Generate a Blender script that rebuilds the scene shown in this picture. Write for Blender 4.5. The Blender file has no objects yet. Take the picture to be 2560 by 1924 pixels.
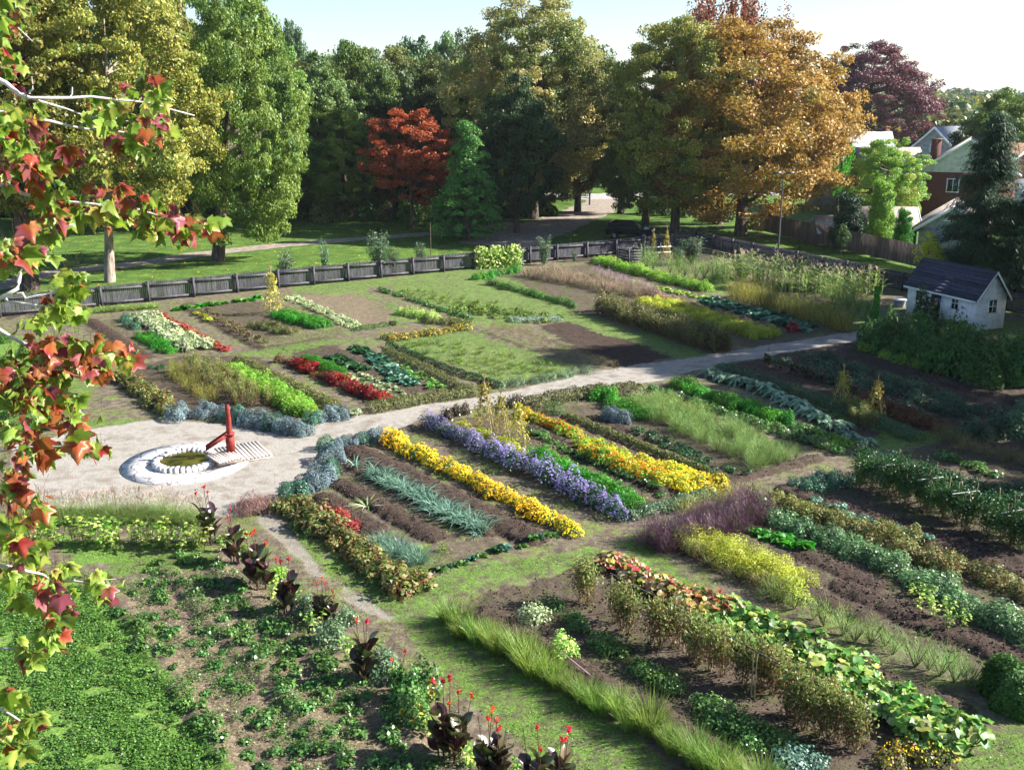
import bpy, math, random
import numpy as np
from mathutils import Vector
rnd = random.Random(7)
RNG = np.random.default_rng(11)
R = math.radians
sc = bpy.context.scene
COL = sc.collection

# ------------------------------------------------------------------ camera, sky, sun, exposure
CAMH = 13.0; PITCH = R(15.8); FPX = 2567.0; KD = 2560 / 2211
cam = bpy.data.cameras.new('camera'); camo = bpy.data.objects.new('camera', cam); COL.objects.link(camo)
camo.location = (0, 0, CAMH); camo.rotation_euler = (math.pi / 2 - PITCH, 0, 0)
cam.sensor_width = 36; cam.lens = FPX / 2560 * 36; cam.clip_end = 9000; cam.clip_start = .2
sc.camera = camo
SUN_EL = 32; SUN_AZ = 5           # azimuth measured from +X (right of the picture) towards +Y (away)
w = bpy.data.worlds.new("World"); sc.world = w; w.use_nodes = True
nt = w.node_tree; bg = nt.nodes['Background']
sky = nt.nodes.new('ShaderNodeTexSky'); sky.sky_type = 'NISHITA'; sky.sun_disc = False
sky.sun_elevation = R(SUN_EL); sky.sun_rotation = R(90 - SUN_AZ); sky.altitude = 100
sky.air_density = .9; sky.dust_density = .7; sky.ozone_density = 2.0
nt.links.new(sky.outputs[0], bg.inputs[0]); bg.inputs[1].default_value = .068
sl = bpy.data.lights.new('sun', 'SUN'); sl.energy = 5.0; sl.angle = R(.5); sl.color = (1, .96, .9)
so = bpy.data.objects.new('sun', sl); COL.objects.link(so)
sv = Vector((math.cos(R(SUN_EL)) * math.cos(R(SUN_AZ)), math.cos(R(SUN_EL)) * math.sin(R(SUN_AZ)), math.sin(R(SUN_EL))))
so.rotation_euler = sv.to_track_quat('Z', 'Y').to_euler(); so.location = (60, 0, 60)
sc.view_settings.view_transform = 'Standard'; sc.view_settings.look = 'None'
sc.view_settings.exposure = 1.74; sc.view_settings.gamma = 1; sc.view_settings.use_curve_mapping = False
sc.render.engine = 'CYCLES'
sc.cycles.use_denoising = True; sc.cycles.max_bounces = 7; sc.cycles.diffuse_bounces = 3; sc.cycles.glossy_bounces = 2
sc.cycles.transmission_bounces = 4; sc.cycles.transparent_max_bounces = 4; sc.cycles.volume_bounces = 0
sc.cycles.use_adaptive_sampling = True; sc.cycles.adaptive_threshold = .02; sc.cycles.caustics_reflective = False
sc.cycles.sample_clamp_indirect = 6

# ------------------------------------------------------------------ picture coordinates -> real places
def ray(x, y):                       # x, y on the 2211-wide view of the photograph
    px, py = x * KD, y * KD
    a = (px - 1280) / FPX; b = -(py - 962) / FPX
    return a, math.cos(PITCH) + b * math.sin(PITCH), -math.sin(PITCH) + b * math.cos(PITCH)
def G(x, y, z=0.):
    d = ray(x, y); t = (z - CAMH) / d[2]
    return d[0] * t, d[1] * t
def AT(x, y, Y):                     # the point at distance Y
    d = ray(x, y); t = Y / d[1]
    return Vector((d[0] * t, Y, CAMH + d[2] * t))

# ------------------------------------------------------------------ noise and ground shape
_tab = np.random.default_rng(5).random((256, 256))
def vn(x, y, s):
    x = np.asarray(x) / s + 1000.; y = np.asarray(y) / s + 1000.
    xi = np.floor(x).astype(int); yi = np.floor(y).astype(int); fx = x - xi; fy = y - yi
    fx = fx * fx * (3 - 2 * fx); fy = fy * fy * (3 - 2 * fy)
    a = _tab[xi % 256, yi % 256]; b = _tab[(xi + 1) % 256, yi % 256]; c = _tab[xi % 256, (yi + 1) % 256]; d = _tab[(xi + 1) % 256, (yi + 1) % 256]
    return (a * (1 - fx) + b * fx) * (1 - fy) + (c * (1 - fx) + d * fx) * fy
def P(*pts): return np.array([G(a, b) for a, b in pts])
GRAVEL = [P((40,960),(120,945),(200,925),(330,906),(480,912),(620,915),(750,900),(800,893),(920,872),(1090,845),(1290,800),(1470,775),(1560,760),(1700,738),(1850,715),(1930,700),(1930,720),(1750,752),(1640,772),(1550,788),(1400,825),(1280,835),(1130,862),(1000,890),(920,902),(840,935),(760,940),(690,955),(690,1010),(640,1060),(592,1085),(560,1100),(480,1112),(300,1110),(100,1090),(20,1040)),
          P((545,1095),(590,1110),(625,1150),(690,1215),(715,1245),(690,1240),(640,1205),(580,1150)), P((740,1262),(790,1290),(850,1335),(835,1345),(770,1310),(735,1285))]
GRASS = [P((620,618),(840,600),(1030,575),(1075,588),(850,612),(720,640),(640,632)),
         P((1010,585),(1100,600),(1180,640),(1290,690),(1540,765),(1480,778),(1420,770),(1180,690),(1010,620)),
         P((835,612),(1000,600),(1190,685),(1100,706),(1000,700)),
         P((830,738),(1000,715),(1258,795),(1092,828)),
         P((700,625),(760,622),(940,690),(860,700),(830,650)),
         P((600,1095),(640,1110),(900,1270),(960,1300),(1250,1500),(1500,1700),(1230,1700),(980,1480),(860,1340),(700,1235),(640,1170)),
         P((890,1262),(960,1235),(1240,1190),(1330,1180),(1240,1225),(1000,1285),(920,1300)),
         P((1330,1165),(1390,1170),(1480,1230),(1560,1310),(1500,1300),(1400,1230)),
         P((2260,1490),(2120,1590),(2030,1700),(2300,1700)),
         P((2120,690),(2260,700),(2260,735),(2120,722)),
         P((1890,715),(1960,700),(1960,712),(1900,725)),
         P((780,910),(880,880),(1020,860),(1010,870),(870,900)),
         P((200,780),(320,770),(220,830),(130,880),(60,930),(0,940),(0,820)),
         P((150,905),(260,905),(320,912),(180,930),(100,940)),
         P((1840,950),(2000,930),(2100,930),(2000,965),(1900,975)),
         P((1690,820),(1760,850),(1990,930),(1930,945),(1800,900)),
         P((1700,640),(1900,690),(1850,700),(1690,650)),
         P((1540,600),(1590,600),(1560,640),(1500,625)),
         P((200,1180),(440,1170),(470,1230),(250,1240)),
         P((950,730),(700,745),(640,760),(560,770),(500,762),(700,735))]
LUSH = [P((-80,1250),(150,1240),(260,1330),(330,1420),(420,1560),(520,1700),(-80,1700)),
        P((-60,720),(80,730),(60,900),(-60,930)), P((120,1160),(250,1170),(300,1210),(150,1230))]
SOIL = [(P((1165,708),(1228,695),(1455,768),(1335,802)), 1.), (P((1010,1290),(1200,1240),(1300,1190),(1500,1290),(2100,1590),(2060,1700),(1560,1700),(1250,1480)), .62),
        (P((1410,1160),(1560,1100),(1680,1068),(1880,1000),(2300,880),(2300,1480),(2130,1470),(1750,1300)), .55),
        (P((640,960),(820,950),(1240,1150),(910,1245),(620,1090)), .28), (P((850,920),(1140,890),(1450,840),(1720,990),(1540,1050),(1350,1120),(900,930)), .5),
        (P((1560,790),(1900,722),(2300,800),(2300,1010),(1990,940),(1850,960)), .8), (P((250,800),(380,770),(560,770),(670,890),(380,895)), .7),
        (P((600,750),(720,745),(960,840),(800,880)), .75), (P((390,655),(560,650),(700,700),(560,740)), .6), (P((150,700),(330,680),(470,750),(330,775)), .3),
        (P((1020,590),(1290,570),(1540,640),(1240,690)), .5), (P((1280,660),(1420,640),(1860,700),(1640,755)), .5),
        (P((1120,560),(1000,565),(640,610),(160,668),(0,690),(0,665),(500,625),(1100,545),(1480,520),(1560,560),(1480,570)), .85),
        (P((380,1190),(900,1560),(1130,1700),(560,1700),(300,1300)), .3)]
MULCH = [P((640,640),(760,632),(870,690),(775,706)), P((250,1270),(470,1200),(900,1560),(1100,1700),(510,1700),(330,1400)),
         P((1020,745),(1200,770),(1250,800),(1080,828),(930,770)), P((40,1000),(60,1180),(10,1200))]
RIDGE = [((765,973),(1140,1160),.62,.16,1.), ((738,1047),(935,1160),.45,.14,1.), ((700,1076),(808,1142),.42,.14,1.), ((765,1003),(1045,1145),.45,.1,1.),
         ((195,693),(315,772),.45,.12,1.), ((405,666),(560,750),.35,.1,.9), ((1150,925),(1430,1060),.4,.1,.9), ((1130,1020),(1420,1100),.5,.1,.8),
         ((1290,905),(1560,1025),.6,.08,.9), ((1480,1180),(1860,1330),.5,.12,.9), ((1835,1275),(2200,1430),.55,.14,1.), ((1735,1195),(1880,1260),.4,.1,1.),
         ((1700,1060),(2211,1215),.5,.12,1.), ((1790,1085),(2211,1240),.5,.1,1.), ((1640,1360),(2060,1530),.4,.1,.8), ((1050,1330),(1560,1640),.5,.12,.9), ((1560,1045),(1760,990),.35,.12,.8),
         ((1850,775),(2211,870),.6,.12,1.),((1700,800),(2100,900),.5,.1,1.),((250,1290),(520,1680),.3,.1,.1),((360,1230),(740,1640),.3,.1,.1),((470,1230),(900,1600),.3,.1,.1)]
RIDGEW = [(np.array(G(*a)), np.array(G(*b)), w_, h, s) for a, b, w_, h, s in RIDGE]
def inpoly(x, y, p):
    c = np.zeros(x.shape, bool); n = len(p)
    for i in range(n):
        x0, y0 = p[i]; x1, y1 = p[(i + 1) % n]
        if y0 == y1: continue
        c ^= ((y0 > y) != (y1 > y)) & (x < (x1 - x0) * (y - y0) / (y1 - y0) + x0)
    return c
def ground_fields(x, y):
    x = np.asarray(x, float); y = np.asarray(y, float)
    sp = 1 + np.clip(y - 30, 0, 60) / 60
    jx = x + (vn(x, y, .55) - .5) * .5 * sp + (vn(x + 40, y, .14) - .5) * .22; jy = y + (vn(x, y + 77, .55) - .5) * .6 * sp + (vn(x, y + 9, .14) - .5) * .22
    z0 = np.zeros(x.shape); f = dict(grass=z0.copy(), gravel=z0.copy(), soil=z0.copy(), mulch=z0.copy(), lush=z0.copy())
    for p in GRASS: f['grass'] = np.where(inpoly(jx, jy, p), 1., f['grass'])
    for p, s in SOIL: f['soil'] = np.maximum(f['soil'], inpoly(jx, jy, p) * s)
    for p in MULCH: f['mulch'] = np.where(inpoly(jx, jy, p), 1., f['mulch'])
    for p in LUSH: f['lush'] = np.where(inpoly(jx, jy, p), 1., f['lush'])
    gx = x + (vn(x, y, .8) - .5) * .35; gy = y + (vn(x, y + 7, .8) - .5) * .35
    for i, p in enumerate(GRAVEL): f['gravel'] = np.where(inpoly(gx, gy, p), 1. if i == 0 else .55, f['gravel'])
    hr = z0.copy()
    for a, b, w_, h, s in RIDGEW:
        d = b - a; L = math.hypot(*d); u = d / L
        t = np.clip((x - a[0]) * u[0] + (y - a[1]) * u[1], 0, L)
        dist = np.hypot(x - a[0] - u[0] * t, y - a[1] - u[1] * t) / (w_ * (.85 + .3 * vn(x, y, .3)))
        pr = np.clip(1 - dist ** 3, 0, 1); hr = np.maximum(hr, pr * h); f['soil'] = np.maximum(f['soil'], (dist < 1.05) * s)
    k = 1 - f['gravel']
    for n in ('grass', 'soil', 'mulch', 'lush'): f[n] = f[n] * k
    f['grass'] = np.where(f['soil'] > .85, 0, f['grass'])
    h = hr * k + .05 * (vn(x, y, 2.2) - .5) * (.15 + .85 * k) + .035 * (vn(x, y, .5) - .5) * k
    rough = np.clip(f['soil'] + .4 * f['mulch'], 0, 1)
    h += rough * (.075 * (vn(x, y + 3, .17) - .5) + .05 * (vn(x + 8, y, .09) - .5))
    h += .012 * (vn(x, y, .12) - .5) - .02 * f['gravel']
    f['h'] = h
    return f
def hgt(x, y): return float(ground_fields(np.array([x]), np.array([y]))['h'][0])

# ------------------------------------------------------------------ materials
def c(h):
    v = [int(h[i:i + 2], 16) / 255 for i in (0, 2, 4)]
    return tuple([(a / 12.92 if a <= .04045 else ((a + .055) / 1.055) ** 2.4) for a in v] + [1])
M = {}
def newmat(n):
    m = bpy.data.materials.new(n); m.use_nodes = True; m.node_tree.nodes.clear(); M[n] = m
    N = m.node_tree.nodes; L = m.node_tree.links
    out = N.new('ShaderNodeOutputMaterial')
    return m, N, L, out
def ramp(N, cols, pos=None):
    r = N.new('ShaderNodeValToRGB'); e = r.color_ramp.elements
    n = len(cols)
    for i, h in enumerate(cols):
        p = pos[i] if pos else i / max(1, n - 1)
        if i < 2: e[i].position = p; e[i].color = c(h)
        else:
            q = e.new(p); q.color = c(h)
    return r
def leafm(n, cols, trans=.35, rough=.5, clump=0., spec=.35, pos=None):
    m, N, L, out = newmat(n)
    g = N.new('ShaderNodeNewGeometry'); oi = N.new('ShaderNodeObjectInfo')
    if clump:
        tc = N.new('ShaderNodeTexCoord'); no = N.new('ShaderNodeTexNoise'); no.inputs['Scale'].default_value = clump; no.inputs['Detail'].default_value = 1.5
        L.new(tc.outputs['Object'], no.inputs['Vector'])
        mr = N.new('ShaderNodeMapRange'); mr.inputs['From Min'].default_value = .3; mr.inputs['From Max'].default_value = .7
        L.new(no.outputs['Fac'], mr.inputs['Value'])
        mx = N.new('ShaderNodeMix'); mx.inputs['Factor'].default_value = .6; L.new(g.outputs['Random Per Island'], mx.inputs[2]); L.new(mr.outputs[0], mx.inputs[3]); v = mx.outputs[0]
    else: v = g.outputs['Random Per Island']
    r = ramp(N, cols, pos); L.new(v, r.inputs[0])
    hs = N.new('ShaderNodeHueSaturation'); L.new(r.outputs[0], hs.inputs['Color'])
    ma = N.new('ShaderNodeMapRange'); ma.inputs['To Min'].default_value = .68; ma.inputs['To Max'].default_value = 1.28
    L.new(oi.outputs['Random'], ma.inputs['Value']); L.new(ma.outputs[0], hs.inputs['Value'])
    hu = N.new('ShaderNodeMath'); hu.operation = 'MULTIPLY'; hu.inputs[1].default_value = 7.31; L.new(oi.outputs['Random'], hu.inputs[0]); hf = N.new('ShaderNodeMath'); hf.operation = 'FRACT'; L.new(hu.outputs[0], hf.inputs[0])
    hm = N.new('ShaderNodeMapRange'); hm.inputs['To Min'].default_value = .482; hm.inputs['To Max'].default_value = .515; L.new(hf.outputs[0], hm.inputs['Value']); L.new(hm.outputs[0], hs.inputs['Hue'])
    p = N.new('ShaderNodeBsdfPrincipled'); p.inputs['Roughness'].default_value = rough; p.inputs['Specular IOR Level'].default_value = spec
    L.new(hs.outputs[0], p.inputs['Base Color'])
    t = N.new('ShaderNodeBsdfTranslucent'); L.new(hs.outputs[0], t.inputs['Color'])
    s = N.new('ShaderNodeMixShader'); s.inputs[0].default_value = trans; L.new(p.outputs[0], s.inputs[1]); L.new(t.outputs[0], s.inputs[2]); L.new(s.outputs[0], out.inputs[0])
    return m
def mat(n, cols, scale=8., rough=.8, bump=.2, detail=4., metal=0., stretch=(1, 1, 1), spec=.4, coord='Object', dist=.02, isl=False):
    m, N, L, out = newmat(n)
    tc = N.new('ShaderNodeTexCoord'); mp = N.new('ShaderNodeMapping'); mp.inputs['Scale'].default_value = stretch
    L.new(tc.outputs[coord], mp.inputs[0])
    no = N.new('ShaderNodeTexNoise'); no.inputs['Scale'].default_value = scale; no.inputs['Detail'].default_value = detail; L.new(mp.outputs[0], no.inputs['Vector'])
    r = ramp(N, cols, [.3 + .4 * i / max(1, len(cols) - 1) for i in range(len(cols))]); L.new(no.outputs['Fac'], r.inputs[0])
    p = N.new('ShaderNodeBsdfPrincipled'); p.inputs['Roughness'].default_value = rough; p.inputs['Metallic'].default_value = metal; p.inputs['Specular IOR Level'].default_value = spec
    if isl:
        g = N.new('ShaderNodeNewGeometry'); hs = N.new('ShaderNodeHueSaturation'); ma = N.new('ShaderNodeMapRange'); ma.inputs['To Min'].default_value = .6; ma.inputs['To Max'].default_value = 1.35; L.new(g.outputs['Random Per Island'], ma.inputs['Value']); L.new(ma.outputs[0], hs.inputs['Value']); L.new(r.outputs[0], hs.inputs['Color']); L.new(hs.outputs[0], p.inputs['Base Color'])
    else: L.new(r.outputs[0], p.inputs['Base Color'])
    if bump:
        b = N.new('ShaderNodeBump'); b.inputs['Strength'].default_value = bump; b.inputs['Distance'].default_value = dist; L.new(no.outputs['Fac'], b.inputs['Height']); L.new(b.outputs[0], p.inputs['Normal'])
    L.new(p.outputs[0], out.inputs[0]); return m

def ground_material():
    m, N, L, out = newmat('garden_ground')
    tc = N.new('ShaderNodeTexCoord')
    def noise(s, d=5, ro=.6):
        n = N.new('ShaderNodeTexNoise'); n.inputs['Scale'].default_value = s; n.inputs['Detail'].default_value = d; n.inputs['Roughness'].default_value = ro; L.new(tc.outputs['Object'], n.inputs['Vector']); return n.outputs['Fac']
    def att(n):
        a = N.new('ShaderNodeAttribute'); a.attribute_name = n; return a.outputs['Fac']
    def mp(v, a, b, t0=0., t1=1.):
        r = N.new('ShaderNodeMapRange'); r.inputs['From Min'].default_value = a; r.inputs['From Max'].default_value = b; r.inputs['To Min'].default_value = t0; r.inputs['To Max'].default_value = t1; L.new(v, r.inputs['Value']); return r.outputs[0]
    def math_(op, a, b):
        n = N.new('ShaderNodeMath'); n.operation = op
        for i, v in enumerate((a, b)):
            if isinstance(v, (int, float)): n.inputs[i].default_value = v
            else: L.new(v, n.inputs[i])
        return n.outputs[0]
    def mix(f, a, b):
        n = N.new('ShaderNodeMix'); n.data_type = 'RGBA'; L.new(f, n.inputs['Factor']); L.new(a, n.inputs[6]); L.new(b, n.inputs[7]); return n.outputs[2]
    def rp(v, cols, pos=None):
        r = ramp(N, cols, pos); L.new(v, r.inputs[0]); return r.outputs[0]
    nb = noise(.9, 6); nf = noise(14, 5, .7); nm = noise(3.2, 6, .65); nc = noise(45, 3)
    dirt = rp(nm, ['453d35', '625749', '83776a'], [.3, .5, .7])
    weed = rp(nf, ['3c4820', '5c6c30', '808c4a'], [.32, .5, .68])
    soil = rp(nf, ['241c18', '3a2f28', '54463c'], [.34, .5, .66])
    grass = rp(nf, ['3a5420', '567430', '7c9444'], [.3, .5, .68])
    lush = rp(nf, ['3a5422', '567430', '7c9844'], [.3, .5, .68])
    mul = rp(nf, ['40372e', '6a5c4a', '968872'], [.32, .5, .66])
    grav = rp(nc, ['77726a', '938d84', 'afaaa0'], [.3, .5, .7])
    gpatch = rp(nb, ['d8d2cc', 'ffffff', 'cfc8c0'], [.33, .5, .66])
    gm = N.new('ShaderNodeMix'); gm.data_type = 'RGBA'; gm.blend_type = 'MULTIPLY'; gm.inputs['Factor'].default_value = 1; L.new(grav, gm.inputs[6]); L.new(gpatch, gm.inputs[7]); grav = gm.outputs[2]
    col = mix(mp(math_('ADD', math_('MULTIPLY', nb, .5), math_('MULTIPLY', nm, .5)), .49, .58, 0., .85), dirt, weed)
    s = math_('MULTIPLY', att('soil'), mp(nm, .3, .6, .75, 1.15)); col = mix(math_('MINIMUM', s, 1.), col, soil)
    col = mix(math_('MULTIPLY', att('mulch'), mp(nm, .38, .55, .35, .9)), col, mul)
    g = math_('MULTIPLY', att('grass'), mp(nm, .4, .56, .15, .95)); col = mix(g, col, grass)
    col = mix(math_('MULTIPLY', att('lush'), mp(nm, .34, .46, .3, 1.)), col, lush)
    ed = math_('MULTIPLY', att('gravel'), 1.); col = mix(ed, col, grav)
    p = N.new('ShaderNodeBsdfPrincipled'); p.inputs['Roughness'].default_value = .95; p.inputs['Specular IOR Level'].default_value = .15; L.new(col, p.inputs['Base Color'])
    b = N.new('ShaderNodeBump'); b.inputs['Strength'].default_value = .55; b.inputs['Distance'].default_value = .05; L.new(nf, b.inputs['Height']); L.new(b.outputs[0], p.inputs['Normal'])
    L.new(p.outputs[0], out.inputs[0])
    return m
GMAT = ground_material()
def lawn_material():
    m, N, L, out = newmat('lawn')
    tc = N.new('ShaderNodeTexCoord')
    def noise(s, d=5, ro=.6):
        n = N.new('ShaderNodeTexNoise'); n.inputs['Scale'].default_value = s; n.inputs['Detail'].default_value = d; n.inputs['Roughness'].default_value = ro; L.new(tc.outputs['Object'], n.inputs['Vector']); return n.outputs['Fac']
    r = ramp(N, ['344a1e', '466028', '5c7632', '788446'], [.3, .48, .62, .8]); L.new(noise(.7, 8, .75), r.inputs[0])
    v = N.new('ShaderNodeTexVoronoi'); v.inputs['Scale'].default_value = 1.6; L.new(tc.outputs['Object'], v.inputs['Vector'])
    th = N.new('ShaderNodeMapRange'); th.inputs['From Min'].default_value = .16; th.inputs['From Max'].default_value = .1; L.new(v.outputs['Distance'], th.inputs['Value'])
    pk = N.new('ShaderNodeMapRange'); pk.inputs['From Min'].default_value = .45; pk.inputs['From Max'].default_value = .6; L.new(noise(.12, 2), pk.inputs['Value'])
    mu = N.new('ShaderNodeMath'); mu.operation = 'MULTIPLY'; L.new(th.outputs[0], mu.inputs[0]); L.new(pk.outputs[0], mu.inputs[1])
    mx = N.new('ShaderNodeMix'); mx.data_type = 'RGBA'; L.new(mu.outputs[0], mx.inputs['Factor']); L.new(r.outputs[0], mx.inputs[6]); mx.inputs[7].default_value = c('b09a3c')
    p = N.new('ShaderNodeBsdfPrincipled'); p.inputs['Roughness'].default_value = .9; p.inputs['Specular IOR Level'].default_value = .1; L.new(mx.outputs[2], p.inputs['Base Color'])
    b = N.new('ShaderNodeBump'); b.inputs['Strength'].default_value = .6; b.inputs['Distance'].default_value = .08; L.new(noise(9, 4), b.inputs['Height']); L.new(b.outputs[0], p.inputs['Normal'])
    L.new(p.outputs[0], out.inputs[0]); return m
lawn_material()
mat('bark', ['2b231d', '51443a', '6e6054'], 6, .95, .8, stretch=(1, 1, .25), dist=.05)
mat('bark_light', ['5c5247', '857a6c', 'a09485'], 6, .9, .5, stretch=(1, 1, .25))
mat('twig', ['8f8583', 'b7adaa', 'd6cfcc'], 9, .6, .2)
mat('old_wood', ['2c2a2e', '444248', '605c62'], 5, .9, .5, stretch=(8, 8, .6), isl=True)
mat('rail_wood', ['3a373a', '545155', '6c696c'], 5, .85, .4, stretch=(.8, .8, 6))
mat('brown_fence', ['4a3d3a', '67564f', '7a6a62'], 3, .9, .4, stretch=(6, 6, .5), isl=True)
mat('deck_wood', ['8f8178', 'b3a59a', 'c9bdb2'], 6, .8, .4, stretch=(1, 6, 1), isl=True)
mat('red_paint', ['5e1c18', '7e2620', '94382c'], 7, .75, .35)
mat('black_iron', ['121214', '222226'], 9, .5, .1)
mat('curb_stone', ['a49e98', 'c4bfba', 'dcd8d3'], 5, .85, .5, dist=.04, isl=True)
mat('white_paint', ['cdd2d8', 'e2e5e8', 'f0f1f2'], 3, .6, .1)
mat('shingle_dark', ['23252f', '34374a', '4b4d5b'], 7, .9, .5, stretch=(1, 1, 3), dist=.04, isl=True)
mat('roof_grey', ['8a8d92', 'a2a5a9', 'b5b7ba'], 4, .9, .2)
mat('roof_brown', ['6f655e', '8c8078', '9d928a'], 4, .9, .2)
mat('roof_tan', ['5a4436', '775a45', '8f7055'], 4, .9, .2)
mat('siding_grey', ['6f7680', '8b929b', '9ba1a8'], 2, .8, .1)
mat('siding_cream', ['a7aca8', 'bfc4bf', 'cfd3cd'], 2, .8, .1)
mat('orange_wall', ['9a4a2c', 'b45c3a', 'c06a45'], 2, .8, .1)
mat('asphalt', ['7c7876', '98938f', 'aaa5a0'], 3, .95, .2)
mat('park_path', ['6c6258', '85796c', '9c9082'], 2.2, .95, .2)
mat('pale_cloth', ['c9c6c2', 'e2dfdc'], 6, .8, .1)
mat('sign_green', ['0f3b26', '1a5236'], 4, .5, .05)
mat('sign_pale', ['a9b5b0', 'c9d0cc'], 4, .6, .05)
mat('lamp_metal', ['4a4c50', '6a6c70'], 6, .5, .05, metal=.4)
mat('car_paint', ['05070c', '0b0e16'], 3, .18, 0, spec=.6)
mat('glass', ['0b1013', '1d262b'], 3, .08, 0, spec=.8)
mat('lens', ['cfd6dd', 'f0f3f6'], 3, .1, 0, spec=.8)
mat('rubber', ['0c0c0d', '161617'], 9, .8, .1)
mat('hub', ['7d8288', 'a3a8ad'], 9, .35, .0, metal=.7)
mat('cane', ['7c6a4c', 'a08c66', 'bba67c'], 6, .8, .2)
mat('hill', ['4c6a72', '5d7c80'], .01, 1, 0)
mat('soil_clod', ['241c18', '3c3029', '5a4c42'], 9, 1, .4)
mat('gravel_chip', ['7a716d', 'a09691', 'cfc8c4'], 9, 1, .2, coord='Generated')
mat('stem_green', ['4e5a2c', '6b7a3c'], 9, .8, .1)
mat('stem_dark', ['3a1f1c', '5a2c24'], 9, .7, .1)

def brick_mat():
    m, N, L, out = newmat('brick'); tc = N.new('ShaderNodeTexCoord'); b = N.new('ShaderNodeTexBrick')
    L.new(tc.outputs['Object'], b.inputs['Vector']); b.inputs['Scale'].default_value = 3.5
    mp = N.new('ShaderNodeMapping'); mp.inputs['Rotation'].default_value = (R(90), 0, 0); L.new(tc.outputs['Object'], mp.inputs[0]); L.new(mp.outputs[0], b.inputs['Vector'])
    b.inputs['Color1'].default_value = c('5b2c27'); b.inputs['Color2'].default_value = c('70382f'); b.inputs['Mortar'].default_value = c('8b7a70'); b.inputs['Mortar Size'].default_value = .012
    p = N.new('ShaderNodeBsdfPrincipled'); p.inputs['Roughness'].default_value = .9; L.new(b.outputs[0], p.inputs['Base Color']); L.new(p.outputs[0], out.inputs[0])
brick_mat()
def flag_mat():
    m, N, L, out = newmat('flagstone'); tc = N.new('ShaderNodeTexCoord')
    no = N.new('ShaderNodeTexNoise'); no.inputs['Scale'].default_value = 2.; L.new(tc.outputs['Object'], no.inputs['Vector'])
    ad = N.new('ShaderNodeVectorMath'); ad.operation = 'ADD'; sc_ = N.new('ShaderNodeVectorMath'); sc_.operation = 'SCALE'; sc_.inputs['Scale'].default_value = .25
    L.new(no.outputs['Color'], sc_.inputs[0]); L.new(tc.outputs['Object'], ad.inputs[0]); L.new(sc_.outputs[0], ad.inputs[1])
    v = N.new('ShaderNodeTexVoronoi'); v.feature = 'DISTANCE_TO_EDGE'; v.inputs['Scale'].default_value = 2.1; L.new(ad.outputs[0], v.inputs['Vector'])
    v2 = N.new('ShaderNodeTexVoronoi'); v2.inputs['Scale'].default_value = 2.1; L.new(ad.outputs[0], v2.inputs['Vector'])
    r0 = ramp(N, ['b0aba6', 'c4c0bc', 'd2cfcb']); L.new(v2.outputs['Color'], r0.inputs[0])
    mr = N.new('ShaderNodeMapRange'); mr.inputs['From Min'].default_value = .02; mr.inputs['From Max'].default_value = .055; L.new(v.outputs['Distance'], mr.inputs['Value'])
    mx = N.new('ShaderNodeMix'); mx.data_type = 'RGBA'; L.new(mr.outputs[0], mx.inputs['Factor']); mx.inputs[6].default_value = c('7a726c'); L.new(r0.outputs[0], mx.inputs[7])
    p = N.new('ShaderNodeBsdfPrincipled'); p.inputs['Roughness'].default_value = .85; L.new(mx.outputs[2], p.inputs['Base Color'])
    b = N.new('ShaderNodeBump'); b.inputs['Strength'].default_value = .25; b.inputs['Distance'].default_value = .02; L.new(mr.outputs[0], b.inputs['Height']); L.new(b.outputs[0], p.inputs['Normal'])
    L.new(p.outputs[0], out.inputs[0])
flag_mat()
mat('pond_water', ['1c1f08', '3b3a14', '55501e'], 3, .12, .1, spec=.6)

LM = leafm
LM('lf_maple_fore', ['b8b048', 'a4bc38', '7c9c30', '84a43a', '9cb848', 'b0bc50', '688c30', 'c8b858', 'c8a048'], .45, .42, 6., .5)
LM('lf_maple_red', ['7a2030', 'b03a38', 'c05a38', 'b87840', 'a84838', 'a8586a', 'b86a40', '9c7840'], .45, .42, 6., .5)
LM('lf_yellow', ['446028', '5a7030', '7c8636', 'a49a42', '526c2c', 'b49c50'], .35, clump=2.2)
LM('lf_green', ['2e4a1c', '46662a', '66822e', '8a9c44', '50702a'], .35, clump=2.5)
LM('lf_dark', ['22361c', '324c20', '466430', '567438'], .25, clump=2.5)
LM('lf_blue', ['354a2c', '48622f', '627c3e', '788c50'], .25, clump=2.5)
LM('lf_olive', ['394621', '52602a', '6f7434', '47582a'], .3, clump=2.5)
LM('lf_paleorange', ['4c6030', '647438', '88884a', 'a8905a', '586c34'], .35, clump=2.2)
LM('lf_orange', ['58662c', '7c7c34', 'a88e40', 'bc9844', '8a7438', '6a7832'], .38, clump=2.4)
LM('lf_flame', ['7a5430', 'a8643c', '8e5036', 'b47c4c', '6e6836'], .35, clump=2.4)
LM('lf_red', ['7a3028', 'a04830', 'c86a38', 'b05034', '643a2a'], .35, clump=3)
LM('lf_purple', ['4a2830', '703840', '8c4648', '58363c', '8a4c48'], .25, clump=2.6)
LM('lf_locust', ['3a642a', '507c36', '729a48', '447030'], .35, clump=3)
LM('lf_spruce', ['1a301c', '28462a', '385e34'], .12, .6)
LM('lf_lime', ['6a9a2c', '84b03c', '9cc452', '74a034'], .45)
LM('lf_bright', ['2a6a1a', '3c8a20', '55a52c', '347a1c'], .4)
LM('lf_mid', ['2c4f1f', '3f6a28', '5a8434', '35592a'], .35)
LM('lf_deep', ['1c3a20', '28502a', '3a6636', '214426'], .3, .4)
LM('lf_oliveg', ['4a5228', '62683a', '7c8048', '55602c'], .3)
LM('lf_drab', ['4c4230', '6a5c40', '857450', '5c6234'], .3)
LM('lf_dead', ['4a3526', '6a4c34', '8a6a48', '5b5a30', '6f7236'], .3)
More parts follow.
